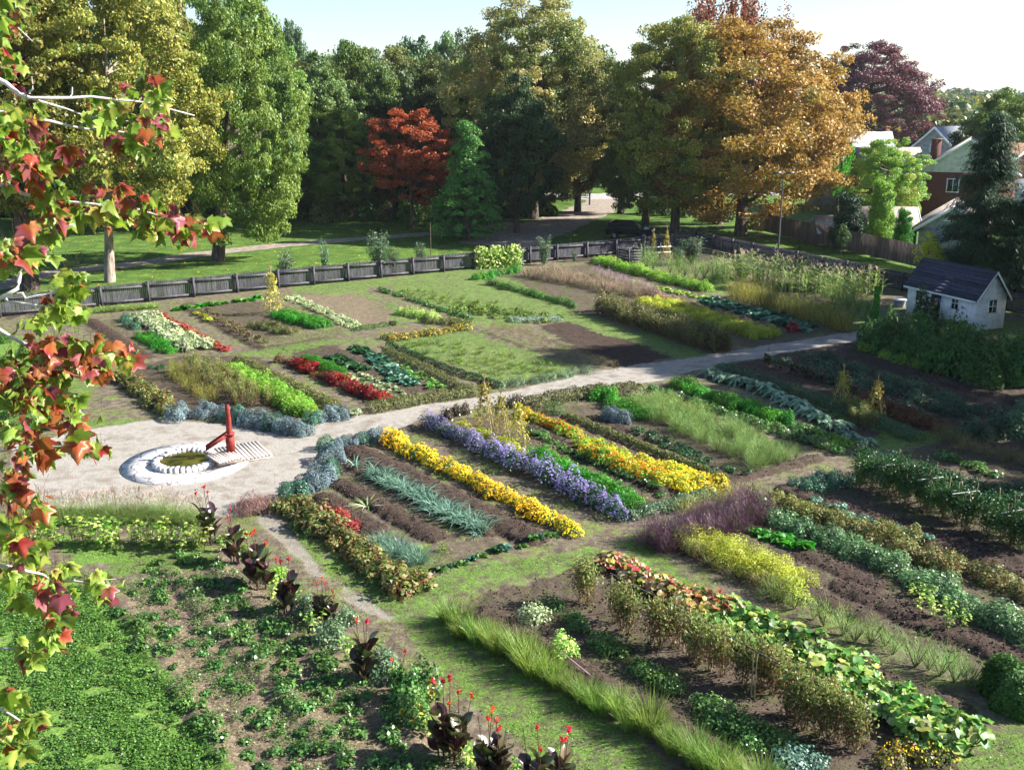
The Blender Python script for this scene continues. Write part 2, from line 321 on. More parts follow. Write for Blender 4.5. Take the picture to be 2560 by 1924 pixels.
LM('lf_silver', ['566858', '748874', '94a48e', '647a62'], .15, .7)
LM('lf_lavender', ['4b5f60', '64797c', '8496a0', '587064'], .15, .7)
LM('lf_teal', ['2c5040', '3e6a52', '60896a', '33583e'], .2, .4)
LM('lf_leek', ['48705a', '648e78', '90ae98', '547c60'], .3, .35)
LM('lf_artichoke', ['486a50', '6a8a6a', '94ac8c', '587a5c'], .2, .5)
LM('lf_variegated', ['4f7a30', '9aaa70', 'd2d6b8', 'c8cf9a', '6a8f40'], .35)
LM('lf_hosta', ['4f8a2a', '7aa83a', 'b8c860', 'd6da90', '5f9430'], .4)
LM('lf_chives', ['527a2c', '76963c', '9cb456', '668834', '8a8a4a'], .45)
LM('lf_dill', ['4a7a3a', '6a9648', '8fb05c', 'a0a850'], .4)
LM('lf_asparagus', ['7a7a28', 'a09a38', 'b8ac48', '8a8430'], .4)
LM('lf_limeyellow', ['9aa82c', 'b4bc3c', 'c8cc54', '86982a'], .45)
LM('lf_purplehaze', ['482e3c', '5a3a4a', '70505e', '523444'], .3)
LM('lf_pinkdry', ['8a6a5c', 'a8867a', 'b89a8a', '7a6a4a'], .35)
LM('lf_canna', ['32202a', '44282c', '5a3a30', '5a5a34', '44562e', '4c3038'], .22, .28, 0, .6)
LM('lf_celosia', ['5a3a20', '7a4a2c', '6a5a2c', '6a2a28'], .3)
LM('lf_rowred', ['8a3a2c', 'a8503a', 'b8604a', '7a4a2c'], .35)
LM('lf_peony', ['3f5a26', '5f7434', '8a8a4c', '8a5a3c', '4a6a2c'], .3)
LM('lf_sage', ['3c6438', '56804a', '86a474', '4a7042'], .3, .35)
LM('lf_weed', ['3f5426', '5c7434', '80944c', '6a6a3c'], .35)
LM('lf_bronze', ['56682e', '70803a', '8e8c46', '7c6a3a'], .35)
LM('lf_goldgreen', ['50782e', '6e923a', '92a446', 'aca24c'], .38, clump=2.4)
LM('lf_vine', ['5a6c34', '7a8c44', '98a458', '8a6a48'], .4)
LM('lf_squash', ['427430', '588e3a', '80ac4c', 'b0b860', '4c8036', 'c0c498'], .35, .4)
LM('lf_squashred', ['8e4034', 'b86850', 'd8ccb0', 'b8a850', '70903a', '5a8434', 'd0c8a0', '9a4a38'], .35, .4)
LM('lf_strawberry', ['33562c', '4a7434', '74984e', '3c642c'], .3, .35)
LM('lf_clover', ['40662a', '5e8c34', '86ac4e', '527c2e'], .4)
LM('lf_grassblade', ['4a6424', '64802f', '8ca04a', '567028'], .4)
LM('lf_plume', ['b8a08a', 'cbb8a2', 'a88a7c', 'd8c8b8'], .5)
LM('lf_fountain', ['6a8a3c', '8aa850', 'a8b868', '7a984a'], .45)
LM('lf_corn', ['5f7a3a', '86a050', 'a8b86a', '6f8a44'], .4)
LM('lf_brush', ['3a2820', '5a4236', '7a5c4c', '94786a'], .1)
LM('fl_yellow', ['f4cc10', 'fcdc20', 'fce850', 'f4b808'], .4, .6)
LM('fl_orange', ['d8500c', 'ec8a10', 'f0b818', 'f4cc20', 'c8380c'], .4, .6)
LM('fl_purple', ['8876b4', 'a494ca', 'beb0dc', '9484be'], .4, .6)
LM('fl_crimson', ['7a0618', '9c0a24', 'b8142c'], .3, .7)
LM('fl_red', ['c01810', 'd82c18', 'e0402c'], .4, .6)
LM('fl_pink', ['b890a8', 'c8a4b8', 'a87c98'], .4)
LM('fl_white', ['c8ccb8', 'e4e6d8', 'b8c0a0'], .3)
LM('lf_fallen', ['b8962a', 'a8782c', 'c8b048', '8a5a2a'], .2)
LM('lf_shrub', ['3f5a3c', '5a7850', '86a078', '4a6644'], .3, .4)
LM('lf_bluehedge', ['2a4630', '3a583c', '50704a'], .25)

# ------------------------------------------------------------------ mesh building
class MB:
    def __init__(s): s.V = []; s.F = []; s.n = 0; s.mats = []
    def mi(s, m):
        if m not in s.mats: s.mats.append(m)
        return s.mats.index(m)
    def add(s, V, F, m):
        V = np.asarray(V, float); F = np.asarray(F, int)
        if len(F) == 0: return
        s.V.append(V); s.F.append((F + s.n, s.mi(m))); s.n += len(V)
    def mesh(s, name, smooth=False):
        me = bpy.data.meshes.new(name); V = np.concatenate(s.V)
        loops = np.concatenate([f.ravel() for f, _ in s.F]); tot = np.concatenate([np.full(len(f), f.shape[1]) for f, _ in s.F])
        mi = np.concatenate([np.full(len(f), k) for f, k in s.F])
        start = np.concatenate([[0], np.cumsum(tot)[:-1]])
        me.vertices.add(len(V)); me.vertices.foreach_set('co', V.ravel().astype(np.float32))
        me.loops.add(len(loops)); me.loops.foreach_set('vertex_index', loops.astype(np.int32))
        me.polygons.add(len(tot)); me.polygons.foreach_set('loop_start', start.astype(np.int32)); me.polygons.foreach_set('loop_total', tot.astype(np.int32))
        me.polygons.foreach_set('material_index', mi.astype(np.int32))
        if smooth: me.polygons.foreach_set('use_smooth', np.ones(len(tot), bool))
        for m in s.mats: me.materials.append(M[m])
        me.update(calc_edges=True)
        return me
def nrm(v): return v / np.maximum(np.linalg.norm(v, axis=-1, keepdims=True), 1e-9)
def leaves(b, m, C, nv, size, aspect=.6, jit=.6, rng=RNG, fold=.0):
    C = np.asarray(C, float); n = len(C); size = np.broadcast_to(size, n)[:, None]
    N_ = nrm(np.broadcast_to(nv, (n, 3)) + jit * rng.normal(size=(n, 3)))
    t = nrm(np.cross(N_, rng.normal(size=(n, 3)))); q = np.cross(N_, t)
    V = np.stack([C - t * size, C + q * size * aspect + N_ * size * fold, C + t * size, C - q * size * aspect + N_ * size * fold], 1).reshape(-1, 3)
    F = np.arange(4 * n).reshape(n, 4); b.add(V, F, m)
def blades(b, m, base, d, length, width, bend=.5, seg=3, rng=RNG, taper=1.):
    base = np.asarray(base, float); n = len(base); d = nrm(np.asarray(d, float)); length = np.broadcast_to(length, n)[:, None]; width = np.broadcast_to(width, n)[:, None]
    side = nrm(np.cross(d, [0, 0, 1.]) + 1e-4); out = nrm(np.stack([d[:, 0], d[:, 1], np.zeros(n)], 1) + 1e-5)
    side = nrm(side + .5 * rng.normal(size=(n, 3)) * [1, 1, .2])
    rows = []
    for k in range(seg + 1):
        t = k / seg; p = base + d * length * t + (out * t * t * bend - np.array([0, 0, 1.]) * t * t * t * bend * .8) * length
        wd = width * (1 - taper * t ** 1.6) * (.55 + .45 * min(1, t * 3)) + .0005
        rows += [p - side * wd / 2, p + side * wd / 2]
    V = np.stack(rows, 1).reshape(-1, 3); k2 = 2 * (seg + 1)
    F = np.concatenate([np.arange(n)[:, None] * k2 + np.array([[2 * k, 2 * k + 1, 2 * k + 3, 2 * k + 2]]) for k in range(seg)])
    b.add(V, F, m)
def tube(b, m, pts, rad, sides=7, cap=True):
    pts = [np.asarray(p, float) for p in pts]; n = len(pts); V = []
    rad = [rad] * n if np.isscalar(rad) else rad
    for i, p in enumerate(pts):
        d = pts[min(i + 1, n - 1)] - pts[max(i - 1, 0)]; d = d / (np.linalg.norm(d) + 1e-9)
        a = np.cross(d, [0, 0, 1.]) if abs(d[2]) < .9 else np.cross(d, [1., 0, 0]); a /= np.linalg.norm(a); q = np.cross(d, a)
        for k in range(sides):
            th = 2 * math.pi * k / sides; V.append(p + rad[i] * (math.cos(th) * a + math.sin(th) * q))
    F = [[i * sides + k, i * sides + (k + 1) % sides, (i + 1) * sides + (k + 1) % sides, (i + 1) * sides + k] for i in range(n - 1) for k in range(sides)]
    b.add(V, F, m)
    if cap:
        for i in (0, n - 1): b.add(V[i * sides:(i + 1) * sides], [list(range(sides))], m)
def box(b, m, cx, cy, cz, sx, sy, sz, rot=0., org=(0, 0, 0)):
    V = []
    for dz in (-.5, .5):
        for dx, dy in ((-.5, -.5), (.5, -.5), (.5, .5), (-.5, .5)):
            x, y = cx + dx * sx, cy + dy * sy
            V.append((org[0] + x * math.cos(rot) - y * math.sin(rot), org[1] + x * math.sin(rot) + y * math.cos(rot), org[2] + cz + dz * sz))
    b.add(V, [[3, 2, 1, 0], [4, 5, 6, 7], [0, 1, 5, 4], [1, 2, 6, 5], [2, 3, 7, 6], [3, 0, 4, 7]], m)
def hexa(b, m, V): b.add(V, [[3, 2, 1, 0], [4, 5, 6, 7], [0, 1, 5, 4], [1, 2, 6, 5], [2, 3, 7, 6], [3, 0, 4, 7]], m)
def prism(b, m, prof, y0, y1, xf=None):          # profile in x,z extruded along y
    n = len(prof); V = [(x, y0, z) for x, z in prof] + [(x, y1, z) for x, z in prof]
    if xf: V = [xf(v) for v in V]
    b.add(V, [list(range(n))[::-1]], m); b.add(V, [list(range(n, 2 * n))], m); b.add(V, [[i, (i + 1) % n, (i + 1) % n + n, i + n] for i in range(n)], m)

# ------------------------------------------------------------------ objects
def setp(o, label=None, cat=None, group=None, kind=None):
    if label: o['label'] = label
    if cat: o['category'] = cat
    if group: o['group'] = group
    if kind: o['kind'] = kind
    return o
def obj(name, data, parent=None, loc=(0, 0, 0), rz=0., s=1., **kw):
    if isinstance(data, MB): data = data.mesh(name)
    o = bpy.data.objects.new(name, data); COL.objects.link(o)
    if parent is not None: o.parent = parent
    o.location = loc; o.rotation_euler = (0, 0, rz); o.scale = (s, s, s) if np.isscalar(s) else s
    return setp(o, **kw)
def thing(name, label, cat, loc=(0, 0, 0), rz=0., group=None, s=1.): return obj(name, None, None, loc, rz, s, label=label, cat=cat, group=group)
def put(proto, name, x, y, s=1., rz=None, label='', cat='plant', group=None, mats=None, z=None):
    rz = rnd.random() * 6.283 if rz is None else rz
    z = hgt(x, y) - .01 if z is None else z
    if isinstance(proto, list): parts = proto
    else: parts = [(None, proto)]
    if len(parts) == 1 and parts[0][0] is None:
        o = obj(name, parts[0][1], None, (x, y, z), rz, s, label=label, cat=cat, group=group); os_ = [o]; root = o
    else:
        root = thing(name, label, cat, (x, y, z), rz, group, s); os_ = [obj(pn, me, root) for pn, me in parts]
    if mats:
        for o in os_:
            for i, sl_ in enumerate(o.material_slots):
                if i < len(mats) and mats[i] and (len(os_) == 1 or o is os_[0]): sl_.link = 'OBJECT'; sl_.material = M[mats[i]]
    return root

# ------------------------------------------------------------------ the ground
def grid_ground(name, x0, x1, y0, y1, st, cls):
    xs = np.arange(x0, x1 + st * .5, st); ys = np.arange(y0, y1 + st * .5, st)
    X, Y = np.meshgrid(xs, ys); f = ground_fields(X, Y); nx = len(xs); ny = len(ys)
    return X, Y, f, nx, ny
GARDEN = np.array([G(-260, 690), G(0, 682), G(600, 621), G(1200, 561), G(1500, 531), G(1950, 627), (33, 58), (37, 40), (34, 5), (-34, 5)])
def build_ground(x0, x1, y0, y1, st):
    X, Y, f, nx, ny = grid_ground('g', x0, x1, y0, y1, st, None)
    xc = X[:-1, :-1] + st / 2; yc = Y[:-1, :-1] + st / 2
    inside = inpoly(xc, yc, GARDEN)
    fc = {k: v[:-1, :-1] for k, v in f.items()}
    cls = np.zeros(xc.shape, int)
    cls[fc['soil'] > .5] = 1; cls[fc['grass'] > .5] = 2; cls[fc['lush'] > .5] = 2; cls[fc['gravel'] > .5] = 3
    cls[~inside] = -1
    idx = np.arange(nx * ny).reshape(ny, nx)
    quads = np.stack([idx[:-1, :-1], idx[:-1, 1:], idx[1:, 1:], idx[1:, :-1]], -1)
    V = np.stack([X.ravel(), Y.ravel(), f['h'].ravel()], 1)
    for k, nm in ((0, 'ground'), (1, 'soil_bed'), (2, 'grass_path'), (3, 'gravel_path')):
        q = quads[cls == k]
        if len(q) == 0: continue
        u, inv = np.unique(q, return_inverse=True); b = MB(); b.add(V[u], inv.reshape(q.shape), 'garden_ground')
        me = b.mesh(nm, True)
        for a in ('grass', 'soil', 'mulch', 'gravel', 'lush'):
            at = me.attributes.new(a, 'FLOAT', 'POINT'); at.data.foreach_set('value', f[a].ravel()[u].astype(np.float32))
        obj(nm, me, kind='structure')
build_ground(-22, 26, 13, 48, .085)
build_ground(-34, 38, 48, 94, .16)
b = MB()                                   # the lawn, leaving out the garden so that nothing overlaps: it lies lower inside the fence
ys = [-40, 5, 14, 30, 60, 100, 160, 260, 500, 1200, 4200]; xs = [-3500, -900, -300, -120, -60, -30, 0, 30, 60, 120, 300, 900, 3500]
V = [(x, y, -.09) for y in ys for x in xs]; nx = len(xs)
b.add(V, [[j * nx + i, j * nx + i + 1, (j + 1) * nx + i + 1, (j + 1) * nx + i] for j in range(len(ys) - 1) for i in range(nx - 1)], 'lawn')
obj('lawn', b, kind='structure')
def strip(name, pts, wd, m, z):
    b = MB(); W = [np.array(G(*p)) for p in pts]; V = []; P2 = []
    for i in range(len(W) - 1):
        n = max(2, int(np.linalg.norm(W[i + 1] - W[i]) / .6))
        for k in range(n): t = k / n; P2.append((W[i] * (1 - t) + W[i + 1] * t, wd[i] * (1 - t) + wd[i + 1] * t))
    P2.append((W[-1], wd[-1]))
    for i, (p, ww) in enumerate(P2):
        d = P2[min(i + 1, len(P2) - 1)][0] - P2[max(0, i - 1)][0]; d /= np.linalg.norm(d); nn = np.array([-d[1], d[0]])
        for s in (-1, 1):
            q = p + nn * s * ww * (.5 + .13 * (rnd.random() - .5)); V.append((q[0], q[1], z))
    b.add(V, [[2 * i, 2 * i + 1, 2 * i + 3, 2 * i + 2] for i in range(len(P2) - 1)], m)
    return obj(name, b, kind='structure')
strip('path', [(-100,640),(100,588),(330,563),(420,548),(600,528),(760,515),(1000,497),(1120,480)], [2.6,2.6,2.4,2.6,2.6,2.4,2.4,3], 'park_path', -.075)
strip('dirt_road', [(1060,528),(1180,490),(1250,462),(1290,446),(1330,428)], [7,6.5,6,6,6], 'park_path', -.071)
strip('road', [(1100,418),(1230,424),(1330,422),(1480,416),(1700,414)], [7,8,8,8,8], 'asphalt', -.066)

# ------------------------------------------------------------------ trees
CROWNS = {}
def prof(kind, t):
    if kind == 'broad': return np.where(t > .38, np.sqrt(np.clip(1 - ((t - .38) / .64) ** 2, 0, 1)), np.clip((t + .08) / .46, 0, 1) ** .5)
    if kind == 'oval': return np.sin(np.clip(t * .94 + .06, 0, 1) ** .9 * math.pi) ** .65
    if kind == 'vase': return np.clip(.25 + 1.1 * t, 0, 1) * np.sqrt(np.clip(1.02 - t ** 4, 0, 1))
    if kind == 'cone': return np.clip(1.02 - t, 0, 1) ** .75 * np.clip(t * 9 + .35, 0, 1)
    if kind == 'column': return np.clip(1.02 - t, 0, 1) ** .35 * np.clip(t * 5 + .3, 0, 1)
def make_crown(key, kind, ncl, per, lsz, cr=.2, flat=.65, seed=1, spike=0., droop=0., asp=1.9):
    rng = np.random.default_rng(seed); b = MB()
    lob = rng.random(8) * 6.28
    t = rng.random(ncl * 3) ** .85; t = t[rng.random(len(t)) < .25 + .75 * prof(kind, t)][:ncl]; n = len(t)
    a = rng.random(n) * 6.283; rr = (.45 + .55 * rng.random(n) ** .5) * (1 + .1 * rng.normal(size=n))
    lobe = 1 + .13 * np.sin(3 * a + lob[0]) * np.sin(6 * t + lob[1]) + .08 * np.sin(5 * a + lob[2] + 9 * t)
    rad = prof(kind, t) * rr * lobe * (1 - cr * .6)
    C = np.stack([rad * np.cos(a), rad * np.sin(a), t * (1 - cr * .4) * (1 + .05 * np.sin(3 * a + lob[3]) + .03 * rng.normal(size=n)) + .02], 1)
    crr = cr * (.55 + .8 * rng.random(n))
    pts = []; nv = []
    for i in range(n):
        k = int(per * (crr[i] / cr) ** 2)
        d = nrm(rng.normal(size=(k, 3))); r_ = rng.random(k)[:, None] ** .42
        off = d * r_ * crr[i] * np.array([1, 1, flat]) * (1 + .25 * rng.normal(size=(1, 3)))
        if spike: off[:, 2] = off[:, 2] * (1 + spike * 2); off[:, :2] *= .55
        if droop: off[:, 2] -= droop * (off[:, 0] ** 2 + off[:, 1] ** 2) / crr[i]
        off[:, 2] /= asp
        pts.append(C[i] + off); o = d * .7 + np.array([C[i, 0], C[i, 1], .25]); nv.append(o)
    pts = np.concatenate(pts); nv = np.concatenate(nv); pts[:, 2] = np.maximum(pts[:, 2], 0)
    sz = lsz * (.6 + .8 * rng.random(len(pts)))
    pts[:, 2] *= asp; leaves(b, 'lf_green', pts, nrm(nv), sz, .62, .7, rng, .12)
    for V_ in b.V: V_[:, 2] /= asp
    CROWNS[key] = (b.mesh('crown_' + key), C)
make_crown('broadA', 'broad', 250, 300, .0165, .135, .55, 1)
make_crown('broadB', 'broad', 270, 280, .0165, .13, .55, 2)
make_crown('big', 'broad', 420, 250, .0135, .115, .6, 12)
make_crown('bigB', 'broad', 420, 250, .0135, .12, .6, 13)
make_crown('loose', 'broad', 210, 210, .0185, .125, .6, 15)
make_crown('ovalA', 'oval', 250, 260, .0185, .145, .6, 3)
make_crown('spiky', 'broad', 240, 170, .018, .14, .8, 4, spike=.9)
make_crown('feather', 'cone', 260, 150, .024, .16, .25, 5, droop=.5, asp=2.6)
make_crown('far', 'broad', 150, 170, .027, .2, .6, 6)
make_crown('farB', 'broad', 150, 170, .027, .19, .6, 7)
make_crown('column', 'column', 150, 160, .04, .3, .8, 8, asp=3.)
make_crown('small', 'oval', 60, 55, .055, .26, .7, 9)
def tree(label, base, top, wpx, key, m, bottom=.2, trunk=.35, name='deciduous_tree', cat='tree', bark='bark', world=None, height=None, width=None, rz=None, group=None, lean=(0, 0), z0=-.09, limbs=9):
    if world is None: x, y = G(*base)
    else: x, y = world
    if height is None: height = AT(base[0] if base else 0, top, y)[2] - z0
    if width is None: width = wpx * KD / FPX * math.hypot(y, 0) * 1.02 / math.cos(PITCH) if wpx else height * .7
    me, C = CROWNS[key]; rx = width / 2; hz = height * (1 - bottom); zb = height * bottom
    rz = rnd.random() * 6.28 if rz is None else rz
    root = thing(name, label, cat, (x, y, z0), 0, group)
    cr = obj('crown', me, root, (lean[0], lean[1], zb), rz, (rx, rx, hz)); cr.material_slots[0].link = 'OBJECT'; cr.material_slots[0].material = M[m]
    b = MB(); nseg = 6; ax = lambda t: np.array([lean[0] * t, lean[1] * t, t * height * .86]) + np.array([math.sin(t * 7 + x) * .15, math.cos(t * 6 + y) * .15, 0]) * t
    tube(b, bark, [np.array([0, 0, -.15])] + [ax(k / nseg) for k in range(nseg + 1)], [trunk * 1.45] + [trunk * (1.15 if k == 0 else (1 - .85 * k / nseg)) for k in range(nseg + 1)], 9)
    rr = np.random.default_rng(int(abs(x * 10) + y)); ch = rr.permutation(len(C))[:limbs]
    for i in ch:
        q = C[i]; ca, sa = math.cos(rz), math.sin(rz); tgt = np.array([(q[0] * ca - q[1] * sa) * rx + lean[0], (q[0] * sa + q[1] * ca) * rx + lean[1], q[2] * hz + zb])
        t0 = min(.8, max(bottom * .8, (tgt[2] - .35 * np.hypot(*tgt[:2])) / (height * .86))); s0 = ax(t0); mid = (s0 + tgt) / 2 + np.array([0, 0, -.06 * height * .3])
        tube(b, bark, [s0, mid, tgt], [trunk * .45 * (1 - t0 * .6), trunk * .26, trunk * .05], 6, False)
    obj('trunk', b, root)
    return root

tree('tall yellow maple with a bare grey trunk behind the left end of the picket fence', (237, 606), -60, 410, 'big', 'lf_yellow', .2, .36, bark='bark_light', rz=1., lean=(1.5, 0))
tree('yellow-green maple with a thick dark trunk at the far left behind the fence', (66, 622), -80, 420, 'broadB', 'lf_yellow', .22, .6, rz=2.3)
tree('tall full green tree with a forked stout trunk beside the bend of the park path', (470, 560), 8, 285, 'bigB', 'lf_green', .07, .5, rz=.5, lean=(2.6, 0))
tree('dense dark red-orange small maple with a thin trunk before the dark wood', (890, 490), 243, 205, 'loose', 'lf_red', .2, .22, rz=3.)
tree('feathery light green conical tree standing beyond the fence left of the dark tree', (1010, 517), 262, 165, 'feather', 'lf_locust', .03, .22, rz=1.5)
tree('slender dark green tree with a straight trunk beside the dirt road', (1115, 501), 165, 175, 'ovalA', 'lf_dark', .12, .3, rz=4.)
tree('broad pale orange and green tree rising against the sky at the head of the road', (1150, 470), 4, 345, 'bigB', 'lf_paleorange', .14, .6, rz=5.2)
tree('yellow-green tree with dark limbs just left of the great orange maple', (1457, 507), 48, 310, 'big', 'lf_yellow', .13, .45, rz=.2)
tree('great round orange-gold maple filling the middle right behind the lamp post', (1600, 507), 55, 440, 'bigB', 'lf_orange', .055, .6, rz=1.9)
tree('flame-tipped maple with upright red-brown shoots behind the orange maple', None, None, None, 'spiky', 'lf_flame', .15, .5, world=(AT(1560, 300, 108)[0], 108), height=AT(1540, 12, 108)[2], width=15, rz=.7)
tree('dark purple-red beech with several trunks rising behind the house roofs', None, None, None, 'bigB', 'lf_purple', .1, 1., world=(AT(1868, 345, 190)[0], 190), height=21.3, width=23, rz=2.7, limbs=16)
for i, (x, tp, wd, key, m, y, lab) in enumerate([
    (520, -14, 250, 'broadB', 'lf_green', 108, 'tall green tree tinged pink and gold at its top behind the full green tree'),
    (640, 46, 62, 'far', 'lf_dark', 190, 'flat-topped dark tree standing alone against the sky at the left'),
    (690, 120, 160, 'ovalA', 'lf_blue', 116, 'blue-green tree next to the full green tree at the edge of the wood'),
    (765, 92, 140, 'far', 'lf_blue', 135, 'blue-green tree with a pale tip on the skyline of the wood'),
    (830, 100, 190, 'broadA', 'lf_olive', 128, 'olive tree behind the small red maple'),
    (900, 82, 120, 'far', 'lf_dark', 170, 'dark rounded tree on the skyline of the wood'),
    (968, 76, 110, 'farB', 'lf_blue', 175, 'blue-green peaked tree touching the pale orange tree on the skyline'),
    (930, 150, 160, 'broadB', 'lf_olive', 125, 'brownish olive tree right behind the red maple crown'),
    (740, 240, 150, 'broadB', 'lf_green', 112, 'lower light green tree at the front of the wood beside the red maple'),
    (330, -60, 260, 'broadB', 'lf_yellow', 104, 'golden maple crown behind the two yellow maples at the left'),
    (60, -60, 260, 'broadA', 'lf_olive', 110, 'tall olive tree with dark limbs against the sky in the top left corner'),
    (1035, 130, 150, 'farB', 'lf_olive', 150, 'olive crown left of the broad pale orange tree'),
    (1315, 130, 110, 'far', 'lf_green', 165, 'small green crown in the gap between the pale orange and the yellow tree'),
    (1250, 150, 150, 'broadA', 'lf_paleorange', 120, 'low golden tree hanging over the road behind the broad pale orange tree'),
    (1345, 170, 110, 'ovalA', 'lf_olive', 118, 'shaded olive tree above the green sign'),
    (1400, 250, 170, 'broadA', 'lf_olive', 108, 'low dark olive tree under the yellow-green tree')]):
    tree(lab, None, None, None, key, m, .12, .4, world=(AT(x, 300, y)[0], y), height=AT(x, tp, y)[2] + .1, width=wd * KD / FPX * y * 1.25)
for i in range(17):                                  # the front of the wood, crown beside crown
    x = -78 + i * 5. + rnd.uniform(-1.2, 1.2); y = 119 + (i % 3) * 3.5
    tree('leafy tree in the closed green front of the wood', None, None, None, ('broadA', 'far', 'broadB', 'farB')[i % 4], ('lf_green', 'lf_olive', 'lf_green', 'lf_blue', 'lf_olive')[i % 5], .04, .4, world=(x, y), height=rnd.uniform(16, 19.5), width=rnd.uniform(10, 13), group='front trees of the wood', limbs=6)
k = 0
for i in range(38):                                  # the wood behind: closes the view between the nearer trunks
    x = -100 + i * 3.1 + rnd.uniform(-1.5, 1.5); y = 132 + (i * 37 % 5) * 11 + rnd.uniform(-3, 3)
    if x > 12: continue
    tree('shaded green tree deep in the wood behind the lawn', None, None, None, ('far', 'farB')[i % 2], ('lf_dark', 'lf_blue', 'lf_olive', 'lf_dark')[i % 4], .06, .4, world=(x, y), height=rnd.uniform(15, 19), width=rnd.uniform(11, 15), group='trees of the wood behind the lawn', limbs=5)
for i in range(10):
    x = 6 + i * 5.; y = 235 + (i % 3) * 9
    tree('dim green tree beyond the road under the orange crowns', None, None, None, ('far', 'farB')[i % 2], ('lf_dark', 'lf_paleorange', 'lf_olive')[i % 3], .05, .4, world=(x, y), height=rnd.uniform(11, 15), width=rnd.uniform(9, 12), group='trees beyond the road', limbs=4)
# the right side
tree('light green and gold tree between the orange maple and the brick house', None, None, None, 'broadA', 'lf_goldgreen', .12, .3, world=(AT(1905, 500, 97)[0], 97), height=AT(1900, 296, 97)[2], width=8, rz=1)
tree('bright green vine-hung slim tree over the brown fence', None, None, None, 'column', 'lf_lime', .08, .15, world=(AT(1900, 500, 88)[0], 88), height=AT(1900, 372, 88)[2], width=2.7)
tree('smaller bright green slim tree before the grey garage', None, None, None, 'column', 'lf_bright', .15, .12, world=(AT(1950, 500, 84)[0], 84), height=AT(1950, 440, 84)[2], width=1.8)
tree('dark egg-shaped cedar behind the brown fence', None, None, None, 'column', 'lf_spruce', .02, .2, world=(AT(1828, 520, 90)[0], 90), height=AT(1828, 405, 90)[2], width=3.2, name='conifer_tree')
tree('bright green treetop peeping out right of the orange maple', None, None, None, 'small', 'lf_bright', .3, .2, world=(AT(1812, 400, 106)[0], 106), height=AT(1812, 268, 106)[2], width=2.8)
tree('young sapling on thin stakes in the sunlit grass behind the corn', (1815, 556), 482, 36, 'small', 'lf_mid', .35, .035, world=None)
tree('small yellow sapling just behind the white shed', None, None, None, 'small', 'lf_limeyellow', .2, .05, world=(AT(2003, 560, 72)[0], 72), height=AT(2003, 497, 72)[2] + .1, width=2.0)
tree('tall bright green tree behind the dark spruce at the right edge', None, None, None, 'ovalA', 'lf_green', .1, .5, world=(AT(2165, 300, 112)[0], 112), height=AT(2165, 195, 112)[2], width=11)
def spruce(label, x, y, h, rad, seed):
    rng = np.random.default_rng(seed); root = thing('spruce_tree', label, 'tree', (x, y, -.09)); b = MB(); br = MB()
    for i in range(int(h * 24)):
        t = rng.random() ** .8; z = h * (.04 + .95 * t); L = rad * (1 - t) ** .8 * rng.uniform(.7, 1.15) + .15; a = rng.random() * 6.283; n = int(L * 85) + 18
        s = rng.random(n) ** .7; cx = np.stack([np.cos(a) * s * L, np.sin(a) * s * L, z - s * L * .28 + .18 * (s * L) ** 1.4 / max(L, .3)], 1)
        cx += rng.normal(size=(n, 3)) * np.array([.16, .16, .06]) * (1 + s[:, None])
        d = np.tile([math.cos(a), math.sin(a), -.5], (n, 1)) + .6 * rng.normal(size=(n, 3))
        blades(b, 'lf_spruce', cx, d, .3, .13, .2, 1, rng)
        if i % 3 == 0: tube(br, 'bark', [(0, 0, z), (math.cos(a) * L * .9, math.sin(a) * L * .9, z - L * .22)], [.05, .01], 4, False)
    obj('crown', b, root); tube(br, 'bark', [(0, 0, -.1), (0, 0, h * .5), (0, 0, h * .97)], [.28, .16, .02], 8); obj('trunk', br, root)
sx = AT(2125, 500, 72)[0]
spruce('tall dark spruce in front of the brick house at the right', sx, 72, AT(2125, 262, 72)[2] + .8, 3.9, 3)
spruce('lower dark spruce at the right edge beyond the shed', AT(2225, 500, 70)[0], 70, 7.5, 3.0, 4)
# big trees standing to the right, whose shade lies over the right of the garden (outside the frame)
for i, (x, y, h, wd) in enumerate([(38, 62, 19, 12), (37, 54, 22, 13), (36.5, 46.5, 18, 11), (34, 39.5, 14.5, 9), (31.5, 33, 10.5, 6)]):
    tree('tall tree standing outside the right fence whose shade falls on the beds', None, None, None, ('broadA', 'ovalA')[i % 2], 'lf_green', .1, .4, world=(x, y), height=h, width=wd, group='trees outside the right fence')

# ------------------------------------------------------------------ distance
b = MB(); rng = np.random.default_rng(21)
for i in range(420):
    y = 190 + 900 * rng.random() ** 1.3; x = y * (.30 + .32 * rng.random()); r_ = rng.uniform(4, 8) * (1 + y / 900); k = 420
    d = nrm(rng.normal(size=(k, 3))); p = np.array([x, y, r_ * .5]) + d * r_ * rng.random((k, 1)) ** .3 * [1, 1, .7]
    leaves(b, ('lf_green', 'lf_olive', 'lf_asparagus', 'lf_blue', 'lf_dark', 'lf_blue')[rng.integers(6)], p, d + [0, 0, .3], r_ * .085 * rng.uniform(.6, 1.3, k), .8, .6, rng)
obj('distant_woods', b, kind='stuff')
b = MB(); V = []; n = 60
for j, (yy, zz) in enumerate(((1900, -1), (2300, 13), (2800, 16), (3400, 0))):
    for i in range(n): V.append((-1500 + i * 70, yy, zz * (1 + .25 * math.sin(i * .7) + .12 * math.sin(i * 1.9)) if zz > 0 else -1))
b.add(V, [[j * n + i, j * n + i + 1, (j + 1) * n + i + 1, (j + 1) * n + i] for j in range(3) for i in range(n - 1)], 'hill'); obj('hills', b, kind='structure')
